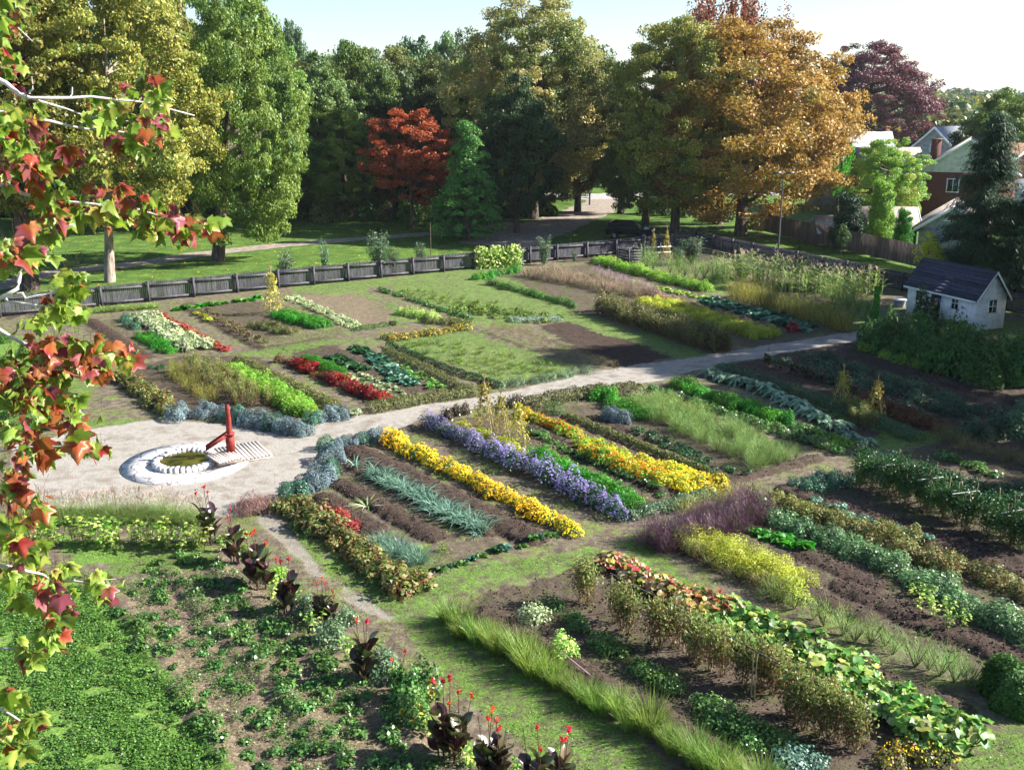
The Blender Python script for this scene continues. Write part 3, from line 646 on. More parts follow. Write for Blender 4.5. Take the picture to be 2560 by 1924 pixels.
for i, (x, tp, y, lab) in enumerate([(2107, 197, 330, 'tall wooden utility pole far off beside the spruce top'), (2085, 206, 360, 'utility pole far off left of the tallest pole'), (2072, 190, 420, 'thin utility pole farthest off on the skyline')]):
    q = AT(x, tp, y); root = thing('utility_pole', lab, 'pole', (q[0], y, 0), 0, 'utility poles far off'); b = MB(); tube(b, 'bark', [(0, 0, 0), (0, 0, q[2])], [.22, .16], 6); obj('pole', b, root)
    b = MB(); box(b, 'bark', 0, 0, q[2] - 1, 3.2, .2, .2); obj('crossarm', b, root)
for i, (x, yy, y, wd, m) in enumerate([(2000, 250, 420, 6, 'white_paint'), (2030, 262, 330, 5, 'roof_grey'), (2084, 256, 360, 6, 'white_paint'), (2010, 222, 800, 34, 'roof_grey'), (1985, 318, 200, 9, 'roof_grey'), (2070, 318, 260, 9, 'roof_brown')]):
    q = AT(x, yy, y); root = thing('distant_house', ('tiny white house among the far trees left of the poles', 'tiny grey roof among the far trees', 'tiny white house far off under the poles', 'long pale building on the far skyline', 'low pale roof left of the grey gabled house', 'brownish far roof right of the grey gabled house')[i], 'house', (q[0], y, 0))
    b = MB(); h = max(q[2], 3); box(b, 'siding_cream', 0, 0, h * .35, wd, wd * .6, h * .7); obj('wall', b, root)
    b = MB(); prism(b, m, [(-wd * .33, h * .7), (wd * .33, h * .7), (0, h)], -wd * .55, wd * .55, lambda v: (v[1], v[0], v[2])); obj('roof', b, root)

# ------------------------------------------------------------------ houses
def gable_house(label, x, y, rz, wd, ln, eave, apex, wallm, roofm, gablem=None, chim=None, wins=(), over=.35, name='house', vent=None):
    """gable end faces local -y; ridge runs along +y"""
    root = thing(name, label, 'garage' if name == 'garage' else 'house', (x, y, -.09), rz)
    b = MB(); box(b, wallm, 0, ln / 2, eave / 2, wd, ln, eave); w_ = obj('wall', b, root)
    b = MB(); prism(b, gablem or wallm, [(-wd / 2, eave + .003), (wd / 2, eave + .003), (0, apex - .12)], -.03, ln - .05); obj('gable', b, root)
    b = MB(); sl_ = (apex - eave) / (wd / 2); oz = over * sl_
    for s in (-1, 1):
        x1 = s * (wd / 2 + over); V = [(0, -over, apex), (x1, -over, eave - oz), (x1, ln + over, eave - oz), (0, ln + over, apex)]
        V = [(a, bb, cc + .02) for a, bb, cc in V] + [(a, bb, cc + .18) for a, bb, cc in V]
        hexa(b, roofm, V)
    rf = obj('roof', b, root)
    b = MB()
    for s in (-1, 1):
        x1 = s * (wd / 2 + over + .03); V = [(0, -over - .06, apex - .1), (x1, -over - .06, eave - oz - .1), (x1, -over - .012, eave - oz - .1), (0, -over - .012, apex - .1)]; V += [(a, bb, cc + .3) for a, bb, cc in V]; hexa(b, 'white_paint', V)
    obj('bargeboard', b, root)
    if chim:
        cx, cy, ch, cs = chim; b = MB(); box(b, 'brick', cx, cy, (ch + eave * .6) / 2, cs, cs, ch - eave * .6); box(b, 'roof_tan', cx, cy, ch + .06, cs + .16, cs + .16, .12); obj('chimney', b, root)
    for (wx, wz, ww, wh, face) in wins:
        fr = MB(); gl = MB()
        if face == 0:
            for (a, bb, c1, d1) in ((wx, wz - wh / 2, ww + .16, .1), (wx, wz + wh / 2, ww + .16, .1), (wx - ww / 2, wz, .1, wh), (wx + ww / 2, wz, .1, wh), (wx, wz, .05, wh)): box(fr, 'white_paint', a, -.05, bb, c1, .09, d1)
            box(gl, 'glass', wx, -.012, wz, ww, .03, wh)
        else:
            for (a, bb, c1, d1) in ((wx, wz - wh / 2, ww + .16, .1), (wx, wz + wh / 2, ww + .16, .1), (wx - ww / 2, wz, .1, wh), (wx + ww / 2, wz, .1, wh)): box(fr, 'white_paint', -wd / 2 - .05, a, bb, .09, c1, d1)
            box(gl, 'glass', -wd / 2 - .012, wx, wz, .03, ww, wh)
        f_ = obj('window', gl, root); obj('frame', fr, f_)
    if vent: b = MB(); prism(b, 'white_paint', [(-.8, vent), (.8, vent), (0, vent + .7)], -.08, -.04); obj('vent_frame', b, root); b = MB(); prism(b, 'brick', [(-.55, vent + .08), (.55, vent + .08), (0, vent + .55)], -.11, -.085); obj('vent', b, root)
    return root
q = AT(2085, 400, 105)
gable_house('red brick house with a pale gable and one white-framed window behind the spruce', q[0], 105, R(-24), 9.2, 10, 5.5, 8.7, 'brick', 'roof_brown', 'siding_cream', (-3.2, 1.6, 8.6, .9), [(-1.2, 4.2, 1.1, 1.3, 0), (2.2, 4.2, 1.1, 1.3, 0)])
q = AT(2015, 330, 132)
gable_house('grey gabled house with a round dark window behind the brick house', q[0], 132, R(-48), 8.5, 11, 5.2, 9.0, 'siding_grey', 'roof_grey', None, None, [(.0, 6.6, .9, .9, 0)])
q = AT(1975, 350, 116)
gable_house('low house with a broad brownish roof left of the brick house', q[0], 116, R(90), 7.5, 6.5, 4.6, 7.3, 'brick', 'roof_brown')
q = AT(1850, 350, 124)
gable_house('house with a pale sunlit roof and a brick chimney beside the orange maple', q[0] + 3.4, 124, R(88), 9, 8, 4.5, 8.7, 'siding_grey', 'roof_grey', None, (.5, .2, 9.3, .7))
q = AT(2215, 400, 104)
gable_house('orange-walled house with a tan roof at the right edge behind the spruce', q[0], 104, R(0), 7, 8, 5, 8.2, 'siding_grey', 'roof_tan', 'orange_wall')
q = AT(2065, 555, 86)
gable_house('grey garage with a dark gabled roof and a small triangular vent', q[0] - .6, 86, R(-24), 5.2, 7, 2.3, 4.1, 'siding_grey', 'roof_brown', None, None, (), .4, 'garage', 2.9)
q = AT(1965, 520, 92)
gable_house('low outbuilding with a brownish roof behind the brown fence', q[0], 92, R(80), 5, 5, 1.9, 3.3, 'siding_grey', 'roof_brown', name='outbuilding')
q = AT(1835, 520, 94)
gable_house('small lean-to with a pale roof showing over the brown fence', q[0] + 1.5, 94, R(84), 4, 4.5, 1.2, 2.3, 'siding_cream', 'roof_grey', name='outbuilding')

# ------------------------------------------------------------------ fences
def picket_fence(label, pts, h, post_every, pm='old_wood', rm='rail_wood', posts=True, side=1, pw=.105, name='picket_fence', pick=True):
    root = thing(name, label, 'fence', (pts[0][0], pts[0][1], 0)); o = np.array([pts[0][0], pts[0][1]])
    pb = MB(); 
    for (a, c_) in zip(pts[:-1], pts[1:]):
        a = np.array(a) - o; c_ = np.array(c_) - o; d = c_ - a; L = np.linalg.norm(d); u = d / L; nn = np.array([u[1], -u[0]]) * side; th = math.atan2(u[1], u[0])
        n = int(L / (pw + .018))
        for k in range(n):
            p = a + u * (k + .5) * L / n; hh = h + rnd.uniform(-.02, .02); z0 = .05
            x = pw / 2; prof_ = [(-x, z0), (x, z0), (x, hh - .09 if pick else hh), (0, hh + (.0 if pick else .001)), (-x, hh - .09 if pick else hh)]
            y0 = .0; V = []
            for yy in (-.011, .011):
                for (xx, zz) in prof_: V.append((p[0] + u[0] * xx + nn[0] * yy, p[1] + u[1] * xx + nn[1] * yy, zz))
            pb.add(V, [[0, 1, 2, 3, 4]], pm); pb.add(V, [[9, 8, 7, 6, 5]], pm); pb.add(V, [[i, (i + 1) % 5, (i + 1) % 5 + 5, i + 5] for i in range(5)], pm)
        if posts:
            m_ = max(1, round(L / post_every))
            for k in range(m_ + 1):
                p = a + u * k * L / m_ + nn * .17; b = MB(); tz = h * .98 + rnd.uniform(-.03, .03)
                box(b, pm, 0, 0, tz / 2, .15, .15, tz, th, (p[0], p[1], 0)); box(b, rm, 0, 0, tz + .02, .18, .18, .04, th, (p[0], p[1], 0)); obj('post', b, root)
                if k < m_:
                    for zz in (.2, h * .8):
                        q = a + u * (k + .5) * L / m_ + nn * .07; b = MB(); box(b, rm, 0, 0, zz, L / m_ - .0, .075, .11, th, (q[0], q[1], 0)); obj('rail', b, root)
    obj('pickets', pb, root)
FC = G(1502, 532)
picket_fence('weathered grey picket fence with square posts along the far side of the garden', [G(-250, 692), G(0, 684), G(600, 622), G(1200, 562), FC], 1.32, 2.75)
picket_fence('shaded grey picket fence running down the right side behind corn and shed', [FC, G(1950, 628), (33.2, 58), (37, 40)], 1.32, 2.75, side=1)
picket_fence('tall plain brown board fence along the back gardens of the houses', [G(1640, 498), G(1800, 535), G(1950, 570), G(2090, 604), G(2260, 640)], 1.75, 3, 'brown_fence', 'brown_fence', False, 1, .14, 'board_fence', False)

# ------------------------------------------------------------------ shed
A = np.array((26.3, 57.2)); U = np.array((-.385, .923)); th = math.atan2(U[1], U[0]); LN, WD, EV, AP = 5.3, 2.25, 1.95, 3.35
root = thing('shed', 'small white clapboard shed with a dark shingle roof behind tall shaded plants', 'shed', (A[0], A[1], 0), th)
# local +x runs along the long wall away from the camera, local -y is to the right (gable width)
b = MB()
for k in range(14):
    z = k * EV / 14; hexa(b, 'white_paint', [(-.02, 0, z), (-.02, -WD, z), (-.02, -WD, z), (-.02, 0, z)] and [(-.035, .0, z), (-.035, -WD, z), (.0, -WD, z), (.0, 0, z), (-.012, 0, z + EV / 14), (-.012, -WD, z + EV / 14), (0, -WD, z + EV / 14), (0, 0, z + EV / 14)])
for k in range(11):
    z = EV + k * (AP - EV - .15) / 11; t0 = k / 11; t1 = (k + 1) / 11; h_ = (AP - EV - .15) / 11; a0, a1 = t0 * WD / 2, min(t1, .99) * WD / 2
    hexa(b, 'white_paint', [(-.035, -a0, z), (-.035, -WD + a0, z), (0, -WD + a0, z), (0, -a0, z), (-.012, -a1, z + h_), (-.012, -WD + a1, z + h_), (0, -WD + a1, z + h_), (0, -a1, z + h_)])
box(b, 'white_paint', LN / 2 + .003, -WD / 2, EV / 2, LN, WD, EV); obj('wall', b, root)
b = MB(); prism(b, 'white_paint', [(-.0, EV), (-WD, EV), (-WD / 2, AP - .12)], .01, LN, lambda v: (v[1], v[0], v[2])); obj('gable', b, root)
b = MB(); ov = .22; sl_ = (AP - EV) / (WD / 2)
for s in (0, 1):
    ye = .0 + ov if s == 0 else -WD - ov; ze = EV - ov * sl_
    nrow = 9
    for k in range(nrow):
        t0 = k / nrow; t1 = (k + 1.15) / nrow
        f = lambda t: (-WD / 2 + (ye + WD / 2) * t, AP + (ze - AP) * t)
        (ya, za), (yb, zb) = f(t0), f(min(t1, 1.02)); V = [(-.2, ya, za), (LN + .2, ya, za), (LN + .2, yb, zb + .02), (-.2, yb, zb + .02)]; V += [(a_, b_, c_ + .05 + (.03 if b_ == yb else .008)) for a_, b_, c_ in V]; hexa(b, 'shingle_dark', V)
obj('roof', b, root)
b = MB(); box(b, 'white_paint', LN / 2, ov + .02, EV - ov * sl_ + .02, LN + .3, .05, .12); obj('fascia', b, root)
b = MB()
for s in (1, -1):
    ye = .0 + ov if s == 1 else -WD - ov; ze = EV - ov * sl_
    V = [(-.23, -WD / 2, AP - .12), (-.23, ye, ze - .1), (-.205, ye, ze - .1), (-.205, -WD / 2, AP - .12)]; V += [(a_, b_, c_ + .17) for a_, b_, c_ in V]; hexa(b, 'white_paint', V)
obj('bargeboard', b, root)
for nm, xc, w_, z0, z1 in (('window', 4.3, .55, 1.0, 1.7), ('door', 2.95, .8, .05, 1.8), ('window', 1.5, .5, 1.0, 1.7)):
    b = MB(); box(b, 'glass', xc, .012, (z0 + z1) / 2, w_, .03, z1 - z0); p_ = obj(nm, b, root)
    b = MB()
    for s in (-1, 1): box(b, 'white_paint', xc + s * (w_ / 2 + .04), .03, (z0 + z1) / 2, .08, .06, z1 - z0 + .14)
    box(b, 'white_paint', xc, .03, z1 + .05, w_ + .14, .06, .08)
    if nm == 'window': box(b, 'white_paint', xc, .04, (z0 + z1) / 2, w_, .03, .03); box(b, 'white_paint', xc, .04, (z0 + z1) / 2, .03, .03, z1 - z0)
    obj('frame', b, p_)
b = MB(); box(b, 'glass', -.045, -1.2, 1.35, .03, .6, .75); p_ = obj('window', b, root); b = MB(); box(b, 'white_paint', -.07, -1.2, 1.35, .02, .6, .03); box(b, 'white_paint', -.07, -1.2, 1.35, .02, .03, .75)
for s in (-1, 1): box(b, 'white_paint', -.06, -1.2 + s * .34, 1.35, .05, .08, .9); box(b, 'white_paint', -.06, -1.2, 1.35 + s * .41, .05, .6, .07)
obj('frame', b, p_)

# ------------------------------------------------------------------ well, pump, deck
def Z4(x, y, z=0.): return G((280 + x / 4.424) / KD, (1000 + y / 4.424) / KD, z)
p0 = Z4(135, 700); p1 = Z4(1480, 690); t0 = Z4(800, 455); t1 = Z4(700, 942)
WC = np.array([(p0[0] + p1[0]) / 2, (t0[1] + t1[1]) / 2]); WR = (p1[0] - p0[0] + t0[1] - t1[1]) / 4
def ring(b, m, r0, r1, z0, z1, n=64, inner=True):
    V = []
    for k in range(n):
        a = 2 * math.pi * k / n; ca, sa = math.cos(a), math.sin(a)
        V += [(r1 * ca, r1 * sa, z0), (r1 * ca, r1 * sa, z1), (r0 * ca, r0 * sa, z1), (r0 * ca, r0 * sa, z0)]
    F = []
    for k in range(n):
        i, j = 4 * k, 4 * ((k + 1) % n); F += [[i, j, j + 1, i + 1], [i + 1, j + 1, j + 2, i + 2], [i + 2, j + 2, j + 3, i + 3]]
    b.add(V, F, m)
CI = WR * .4; CO = WR * .53
root = thing('well_basin', 'round stone well basin with a pale flagstone apron beside the red pump', 'well', (WC[0], WC[1], 0))
b = MB(); ring(b, 'flagstone', CO - .1, WR, -.1, .002); obj('flagstone_apron', b, root)
b = MB(); n = 34
for k in range(n):
    a0 = 2 * math.pi * (k + .05) / n; a1 = 2 * math.pi * (k + .95) / n; hh = .16 + rnd.uniform(-.025, .025); r1_ = CO + rnd.uniform(-.03, .03); r0_ = CI + rnd.uniform(-.02, .02)
    V = [(r_ * math.cos(a), r_ * math.sin(a), z) for z, s in ((-.5, 0), (hh, .02)) for r_, a in ((r0_ + s, a0), (r1_ - s, a0), (r1_ - s, a1), (r0_ + s, a1))]; hexa(b, 'curb_stone', V)
ring(b, 'curb_stone', CI + .06, CO - .06, -.5, .12); obj('curb', b, root)
b = MB(); b.add([(CI * 1.05 * math.cos(a), CI * 1.05 * math.sin(a), .1) for a in np.linspace(0, 2 * math.pi, 49)[:-1]], [list(range(48))], 'pond_water'); obj('water', b, root)
# deck
d0 = np.array(Z4(1455, 655, .12)); d1 = np.array(Z4(1775, 598, .12)); d2 = np.array(Z4(1590, 450, .12)); ux = nrm(d1 - d0); uy = np.array([-ux[1], ux[0]]); th = math.atan2(ux[1], ux[0])
wid = abs(np.dot(d2 - d1, uy)); ln = np.linalg.norm(d1 - d0)
root = thing('wooden_deck', 'pale slatted wooden deck beside the stone well under the red pump', 'deck', (d1[0], d1[1], 0), th)
b = MB(); nb_ = 13; LX = ln + .75
for k in range(nb_): xx = -(k + .5) * LX / nb_; box(b, 'deck_wood', xx, wid / 2, .1, LX / nb_ - .022, wid, .04)
obj('boards', b, root)
b = MB(); [box(b, 'deck_wood', -LX / 2, yy, .035, LX, .08, .085) for yy in (.06, wid - .06)]; obj('joists', b, root)
q0 = np.array(Z4(1180, 688, .3)); q1 = np.array(Z4(1450, 622, .3)); v_ = q1 - q0; L2 = np.linalg.norm(v_); th2 = math.atan2(v_[1], v_[0])
b = MB(); l0 = np.array([math.cos(-th), math.sin(-th)]); rel = q0 - d1; rx_ = rel[0] * math.cos(th) + rel[1] * math.sin(th); ry_ = -rel[0] * math.sin(th) + rel[1] * math.cos(th)
for k in range(8): box(b, 'deck_wood', (k + .5) * L2 / 8, .55, .26, L2 / 8 - .02, 1.1, .045, th2 - th, (rx_, ry_, 0))
box(b, 'deck_wood', L2 / 2, .08, .19, L2, .06, .1, th2 - th, (rx_, ry_, 0)); box(b, 'deck_wood', L2 / 2, 1.02, .19, L2, .06, .1, th2 - th, (rx_, ry_, 0)); obj('raised_step', b, root)
# pump
pb_ = np.array(Z4(1315, 555, .29))
root = thing('water_pump', 'red wooden hand pump with a slanting trough pouring toward the stone well', 'pump', (pb_[0], pb_[1], .285), R(12))
b = MB(); box(b, 'red_paint', 0, 0, .32, .3, .3, .64); box(b, 'red_paint', 0, 0, .66, .34, .34, .05); obj('base_box', b, root)
b = MB(); tube(b, 'red_paint', [(0, 0, .685), (0, 0, 1.3), (-.02, 0, 1.78)], [.12, .095, .085], 8); tube(b, 'black_iron', [(-.02, 0, 1.74), (-.02, 0, 1.8)], .06, 8); obj('post', b, root)
b = MB(); tube(b, 'black_iron', [(-.08, 0, 1.25), (-.24, 0, 1.24), (-.26, 0, 1.17)], .035, 8); obj('spout', b, root)
b = MB(); tube(b, 'black_iron', [(.08, 0, 1.5), (.17, 0, 1.2), (.17, -.03, .85)], .018, 6); obj('handle', b, root)
e_ = WC - pb_; e_ = e_ / np.linalg.norm(e_); ea = math.atan2(e_[1], e_[0]) - R(12); L3 = np.linalg.norm(WC - pb_) - CI + .18
b = MB(); ca, sa = math.cos(ea), math.sin(ea)
def tr(s, w_, z): return (s * ca - w_ * sa, s * sa + w_ * ca, z)
z0_, z1_ = .66, .1
for (wa, wb, za, zb) in ((-.13, .13, 0, .025), (-.155, -.13, 0, .15), (.13, .155, 0, .15)):
    hexa(b, 'red_paint', [tr(.1, wa, z0_ - .08 + za), tr(L3, wa, z1_ + za), tr(L3, wb, z1_ + za), tr(.1, wb, z0_ - .08 + za), tr(.1, wa, z0_ - .08 + zb), tr(L3, wa, z1_ + zb), tr(L3, wb, z1_ + zb), tr(.1, wb, z0_ - .08 + zb)])
obj('trough', b, root)

# ------------------------------------------------------------------ small built things
q = G(1680, 541); root = thing('street_lamp', 'slim park lamp post with two flat heads in front of the orange maple', 'street lamp', (q[0], q[1], -.09)); h = AT(1686, 372, q[1])[2]
b = MB(); tube(b, 'lamp_metal', [(0, 0, 0), (0, 0, h)], [.09, .055], 8); obj('pole', b, root)
for s in (-1, 1): b = MB(); box(b, 'lamp_metal', s * .55, 0, h + .05, .62, .42, .16); box(b, 'lamp_metal', s * .16, 0, h - .02, .25, .07, .06); box(b, 'lens', s * .55, 0, h - .045, .48, .3, .03); obj('lamp_head', b, root)
q = G(1290, 413); root = thing('park_sign', 'green arched park sign with a pale half-round panel by the road', 'sign', (q[0], q[1], -.09)); hs = 5.2; ww = 1.95
b = MB(); [tube(b, 'sign_green', [(s * ww, 0, 0), (s * ww, 0, hs * .62)], .14, 6) for s in (-1, 1)]; tube(b, 'sign_green', [(ww * math.cos(a), 0, hs * .62 + ww * math.sin(a)) for a in np.linspace(0, math.pi, 13)], .14, 6); obj('frame', b, root)
b = MB(); rr_ = ww - .35; pr = [(rr_ * math.cos(a), hs * .62 + rr_ * math.sin(a)) for a in np.linspace(0, math.pi, 17)]; prism(b, 'sign_pale', pr, -.05, .05); obj('half_round_panel', b, root)
b = MB(); box(b, 'sign_green', 0, 0, hs * .42, ww * 1.6, .08, 1.9); box(b, 'roof_tan', 0, -.06, hs * .42, ww * 1.05, .05, 1.2); obj('board', b, root)
q0 = np.array(G(1213, 433)); q1 = np.array(G(1273, 441)); root = thing('barrier_gate', 'low metal truss gate standing open at the edge of the road', 'gate', (q1[0], q1[1], -.09)); b = MB(); v = q0 - q1
tube(b, 'lamp_metal', [(0, 0, 0), (0, 0, 1.7)], .13, 6); obj('post', b, root); b = MB()
for zz in (.8, 1.4): tube(b, 'lamp_metal', [(0, 0, zz), (v[0], v[1], zz)], .045, 5)
for k in range(8): tube(b, 'lamp_metal', [(v[0] * k / 8, v[1] * k / 8, .8 if k % 2 else 1.4), (v[0] * (k + 1) / 8, v[1] * (k + 1) / 8, 1.4 if k % 2 else .8)], .03, 4)
obj('arm', b, root)
# car
q = G(1362, 514); root = thing('parked_car', 'black estate car parked in tree shade beyond the fence corner', 'car', (q[0], q[1] + .6, -.07), R(-14))
b = MB(); body = [(-2.25, .35), (-2.3, .75), (-2.2, 1.0), (1.2, 1.0), (2.05, .9), (2.25, .7), (2.25, .35)]; prism(b, 'car_paint', body, -.9, .9)
cab = [(-2.15, 1.0), (-1.95, 1.5), (-1.5, 1.62), (.1, 1.6), (.9, 1.0)]; prism(b, 'car_paint', cab, -.78, .78); obj('body', b, root)
b = MB(); prism(b, 'glass', [(-1.85, 1.05), (-1.72, 1.48), (-1.4, 1.52), (.05, 1.5), (.62, 1.05)], -.8, .8); obj('side_window', b, root)
b = MB(); hexa(b, 'glass', [(.2, -.7, 1.53), (.86, -.72, 1.05), (.86, .72, 1.05), (.2, .7, 1.53), (.25, -.7, 1.55), (.91, -.72, 1.07), (.91, .72, 1.07), (.25, .7, 1.55)]); obj('windscreen', b, root)
for s in (-1, 1):
    b = MB(); box(b, 'lens', 2.235, s * .62, .78, .06, .36, .16); obj('headlight', b, root)
    for xx in (-1.4, 1.4):
        b = MB(); tube(b, 'rubber', [(xx, s * .78, .33), (xx, s * .93, .33)], .33, 18); wl = obj('wheel', b, root); b = MB(); tube(b, 'hub', [(xx, s * .93, .33), (xx, s * .945, .33)], .2, 12); obj('hubcap', b, wl)
# compost bin
q = G(1362, 566); root = thing('compost_bin', 'dark slatted wooden compost bin standing by the fence corner', 'bin', (q[0], q[1], 0), R(30))
for sx_, sy_, r_ in ((0, -.7, 0), (0, .7, 0), (-.7, 0, 90), (.7, 0, 90)):
    b = MB(); [box(b, 'old_wood', 0, 0, .12 + k * .22, 1.5, .04, .14, R(r_), (sx_, sy_, 0)) for k in range(5)]; obj('slats', b, root)
for sx_ in (-.76, .76):
    for sy_ in (-.76, .76): b = MB(); box(b, 'old_wood', sx_, sy_, .6, .1, .1, 1.25); obj('post', b, root)
q = G(1415, 560); root = thing('trellis', 'pale low wooden trellis beside the compost bin', 'trellis', (q[0], q[1], 0), R(20))
b = MB(); [box(b, 'pale_cloth', 0, 0, z, 2.8, .07, .08) for z in (.55, 1.0)]; obj('rail', b, root)
for xx in (-1.3, -.45, .45, 1.3): b = MB(); box(b, 'rail_wood', xx, .05, .65, .08, .07, 1.3); obj('post', b, root)
q = G(1942, 662); root = thing('basin', 'small pale blue round basin beside the shed wall', 'basin', (q[0], q[1], 0)); b = MB(); tube(b, 'siding_grey', [(0, 0, 0), (0, 0, .4), (0, 0, .45)], [.3, .38, .4], 16); obj('body', b, root); b = MB(); tube(b, 'white_paint', [(0, 0, .452), (0, 0, .48)], .42, 16); obj('lid', b, root)

# ------------------------------------------------------------------ plant kinds
def dome(n, rx, h, rng, shell=.5, z0=.02):
    d = nrm(rng.normal(size=(n, 3))); d[:, 2] = np.abs(d[:, 2]); r_ = (shell + (1 - shell) * rng.random((n, 1)) ** .6)
    lump = 1 + .16 * np.sin(d[:, :1] * 5 + rng.random() * 6) + .14 * np.sin(d[:, 1:2] * 6 + rng.random() * 6)
    p = d * r_ * lump * [rx, rx, h]; p[:, 2] += z0; return p, d
def k_bush(seed, rx=.35, h=.45, n=260, ls=.035, m='lf_mid', fl=None, nf=0, fs=.02, asp=.6, shell=.5, up=.5):
    rng = np.random.default_rng(seed); b = MB(); p, d = dome(n, rx, h, rng, shell)
    leaves(b, m, p, d + [0, 0, up], ls * (.6 + .8 * rng.random(n)), asp, .6, rng, .15)
    out = [(None, b.mesh('bush'))]
    if fl:
        f = MB(); p, d = dome(nf, rx * 1.04, h * 1.06, rng, .95); keep = p[:, 2] > h * .25; p = p[keep]; d = d[keep]
        leaves(f, fl, p, d + [0, 0, .4], fs * (.7 + .6 * rng.random(len(p))), .95, .4, rng, .2); leaves(f, fl, p, d + [0, 0, .4], fs * .8, .95, .6, rng, .2)
        out = [('foliage', out[0][1]), ('blossoms', f.mesh('blossoms'))]
    return out
def k_tuft(seed, n=60, L=.5, w=.018, lean=.5, bend=.5, m='lf_chives', r=.1, seg=3):
    rng = np.random.default_rng(seed); b = MB(); a = rng.random(n) * 6.283; rr_ = r * rng.random(n) ** .5
    base = np.stack([rr_ * np.cos(a), rr_ * np.sin(a), np.zeros(n)], 1); a2 = a + rng.normal(size=n) * .5; ln = lean * rng.random(n) ** .7
    d = np.stack([np.cos(a2) * ln, np.sin(a2) * ln, np.ones(n)], 1); blades(b, m, base, d, L * (.6 + .5 * rng.random(n)), w, bend * (.5 + rng.random(n))[:, None], seg, rng)
    return [(None, b.mesh('tuft'))]
def bigleaf(b, m, base, d, L, w, rng, lobes=0, cup=.12, tipb=.35, ns=6):
    """one broad leaf with a folded midrib as a small grid"""
    d = d / np.linalg.norm(d); side = np.cross(d, [0, 0, 1.]); side = side / (np.linalg.norm(side) + 1e-6) if np.linalg.norm(side) > .05 else np.array([1., 0, 0]); roll = rng.normal() * .6; up = np.cross(side, d)
    side, up = side * math.cos(roll) + up * math.sin(roll), up * math.cos(roll) - side * math.sin(roll)
    V = []
    for k in range(ns + 1):
        t = k / ns; p = base + d * L * t - np.array([0, 0, 1.]) * L * tipb * t * t; ww = w * math.sin(math.pi * min(.985, t * .95 + .03)) ** .75 * (1 + lobes * math.sin(k * 2.9))
        V += [p - side * ww / 2 + up * cup * ww, p, p + side * ww / 2 + up * cup * ww]
    b.add(V, [[3 * k + i, 3 * k + i + 1, 3 * k + i + 4, 3 * k + i + 3] for k in range(ns) for i in (0, 1)], m)
def k_rosette(seed, n=12, L=.28, w=.16, m='lf_teal', up=.7, lobes=0., tipb=.4, ns=5):
    rng = np.random.default_rng(seed); b = MB()
    for i in range(n):
        a = i * 2.4 + rng.normal() * .2; e = up * (.35 + .9 * i / n); bigleaf(b, m, np.array([0, 0, .02 + .015 * i / n]), np.array([math.cos(a), math.sin(a), e]), L * rng.uniform(.75, 1.15), w, rng, lobes, .12, tipb, ns)
    return [(None, b.mesh('rosette'))]
def k_canna(seed, h=1.25):
    rng = np.random.default_rng(seed); lf = MB(); st = MB(); fl = MB()
    for s in range(5):
        a = rng.random() * 6.28; bx, by = .12 * math.cos(a), .09 * math.sin(a); hh = h * rng.uniform(.55, .8); ln = rng.normal(size=2) * .07
        tube(st, 'stem_dark', [(bx, by, -.03), (bx + ln[0], by + ln[1], hh)], [.018, .01], 6)
        for k in range(6):
            t = .18 + .8 * k / 6; a2 = k * 2.6 + a + rng.normal() * .3; p = np.array([bx + ln[0] * t, by + ln[1] * t, hh * t]); bigleaf(lf, 'lf_canna', p, np.array([math.cos(a2) * .6, math.sin(a2) * .6, 1.0]), rng.uniform(.36, .56), rng.uniform(.19, .27), rng, 0, .2, .25, 6)
        if s < 3:
            top = h * rng.uniform(.98, 1.3); q = np.array([bx + ln[0] * 2, by + ln[1] * 2, top]); tube(st, 'stem_dark', [(bx + ln[0], by + ln[1], hh * .9), q], [.009, .005], 5)
            for k in range(5): blades(st, 'lf_canna', [q - [0, 0, .05 + .05 * k]], [rng.normal(size=3) * .5 + [0, 0, .6]], .05, .02, .1, 1, rng)
            if rng.random() < .75: leaves(fl, 'fl_red', q + rng.normal(size=(9, 3)) * [.022, .022, .035], [0, 0, 1.], .04, .7, 1., rng, .3)
    if not fl.V: leaves(fl, 'fl_red', np.array([[0, 0, h]]) + rng.normal(size=(8, 3)) * .03, [0, 0, 1.], .04, .7, 1., rng, .3)
    return [('leaves', lf.mesh('leaves')), ('stems', st.mesh('stems')), ('flowers', fl.mesh('flowers'))]
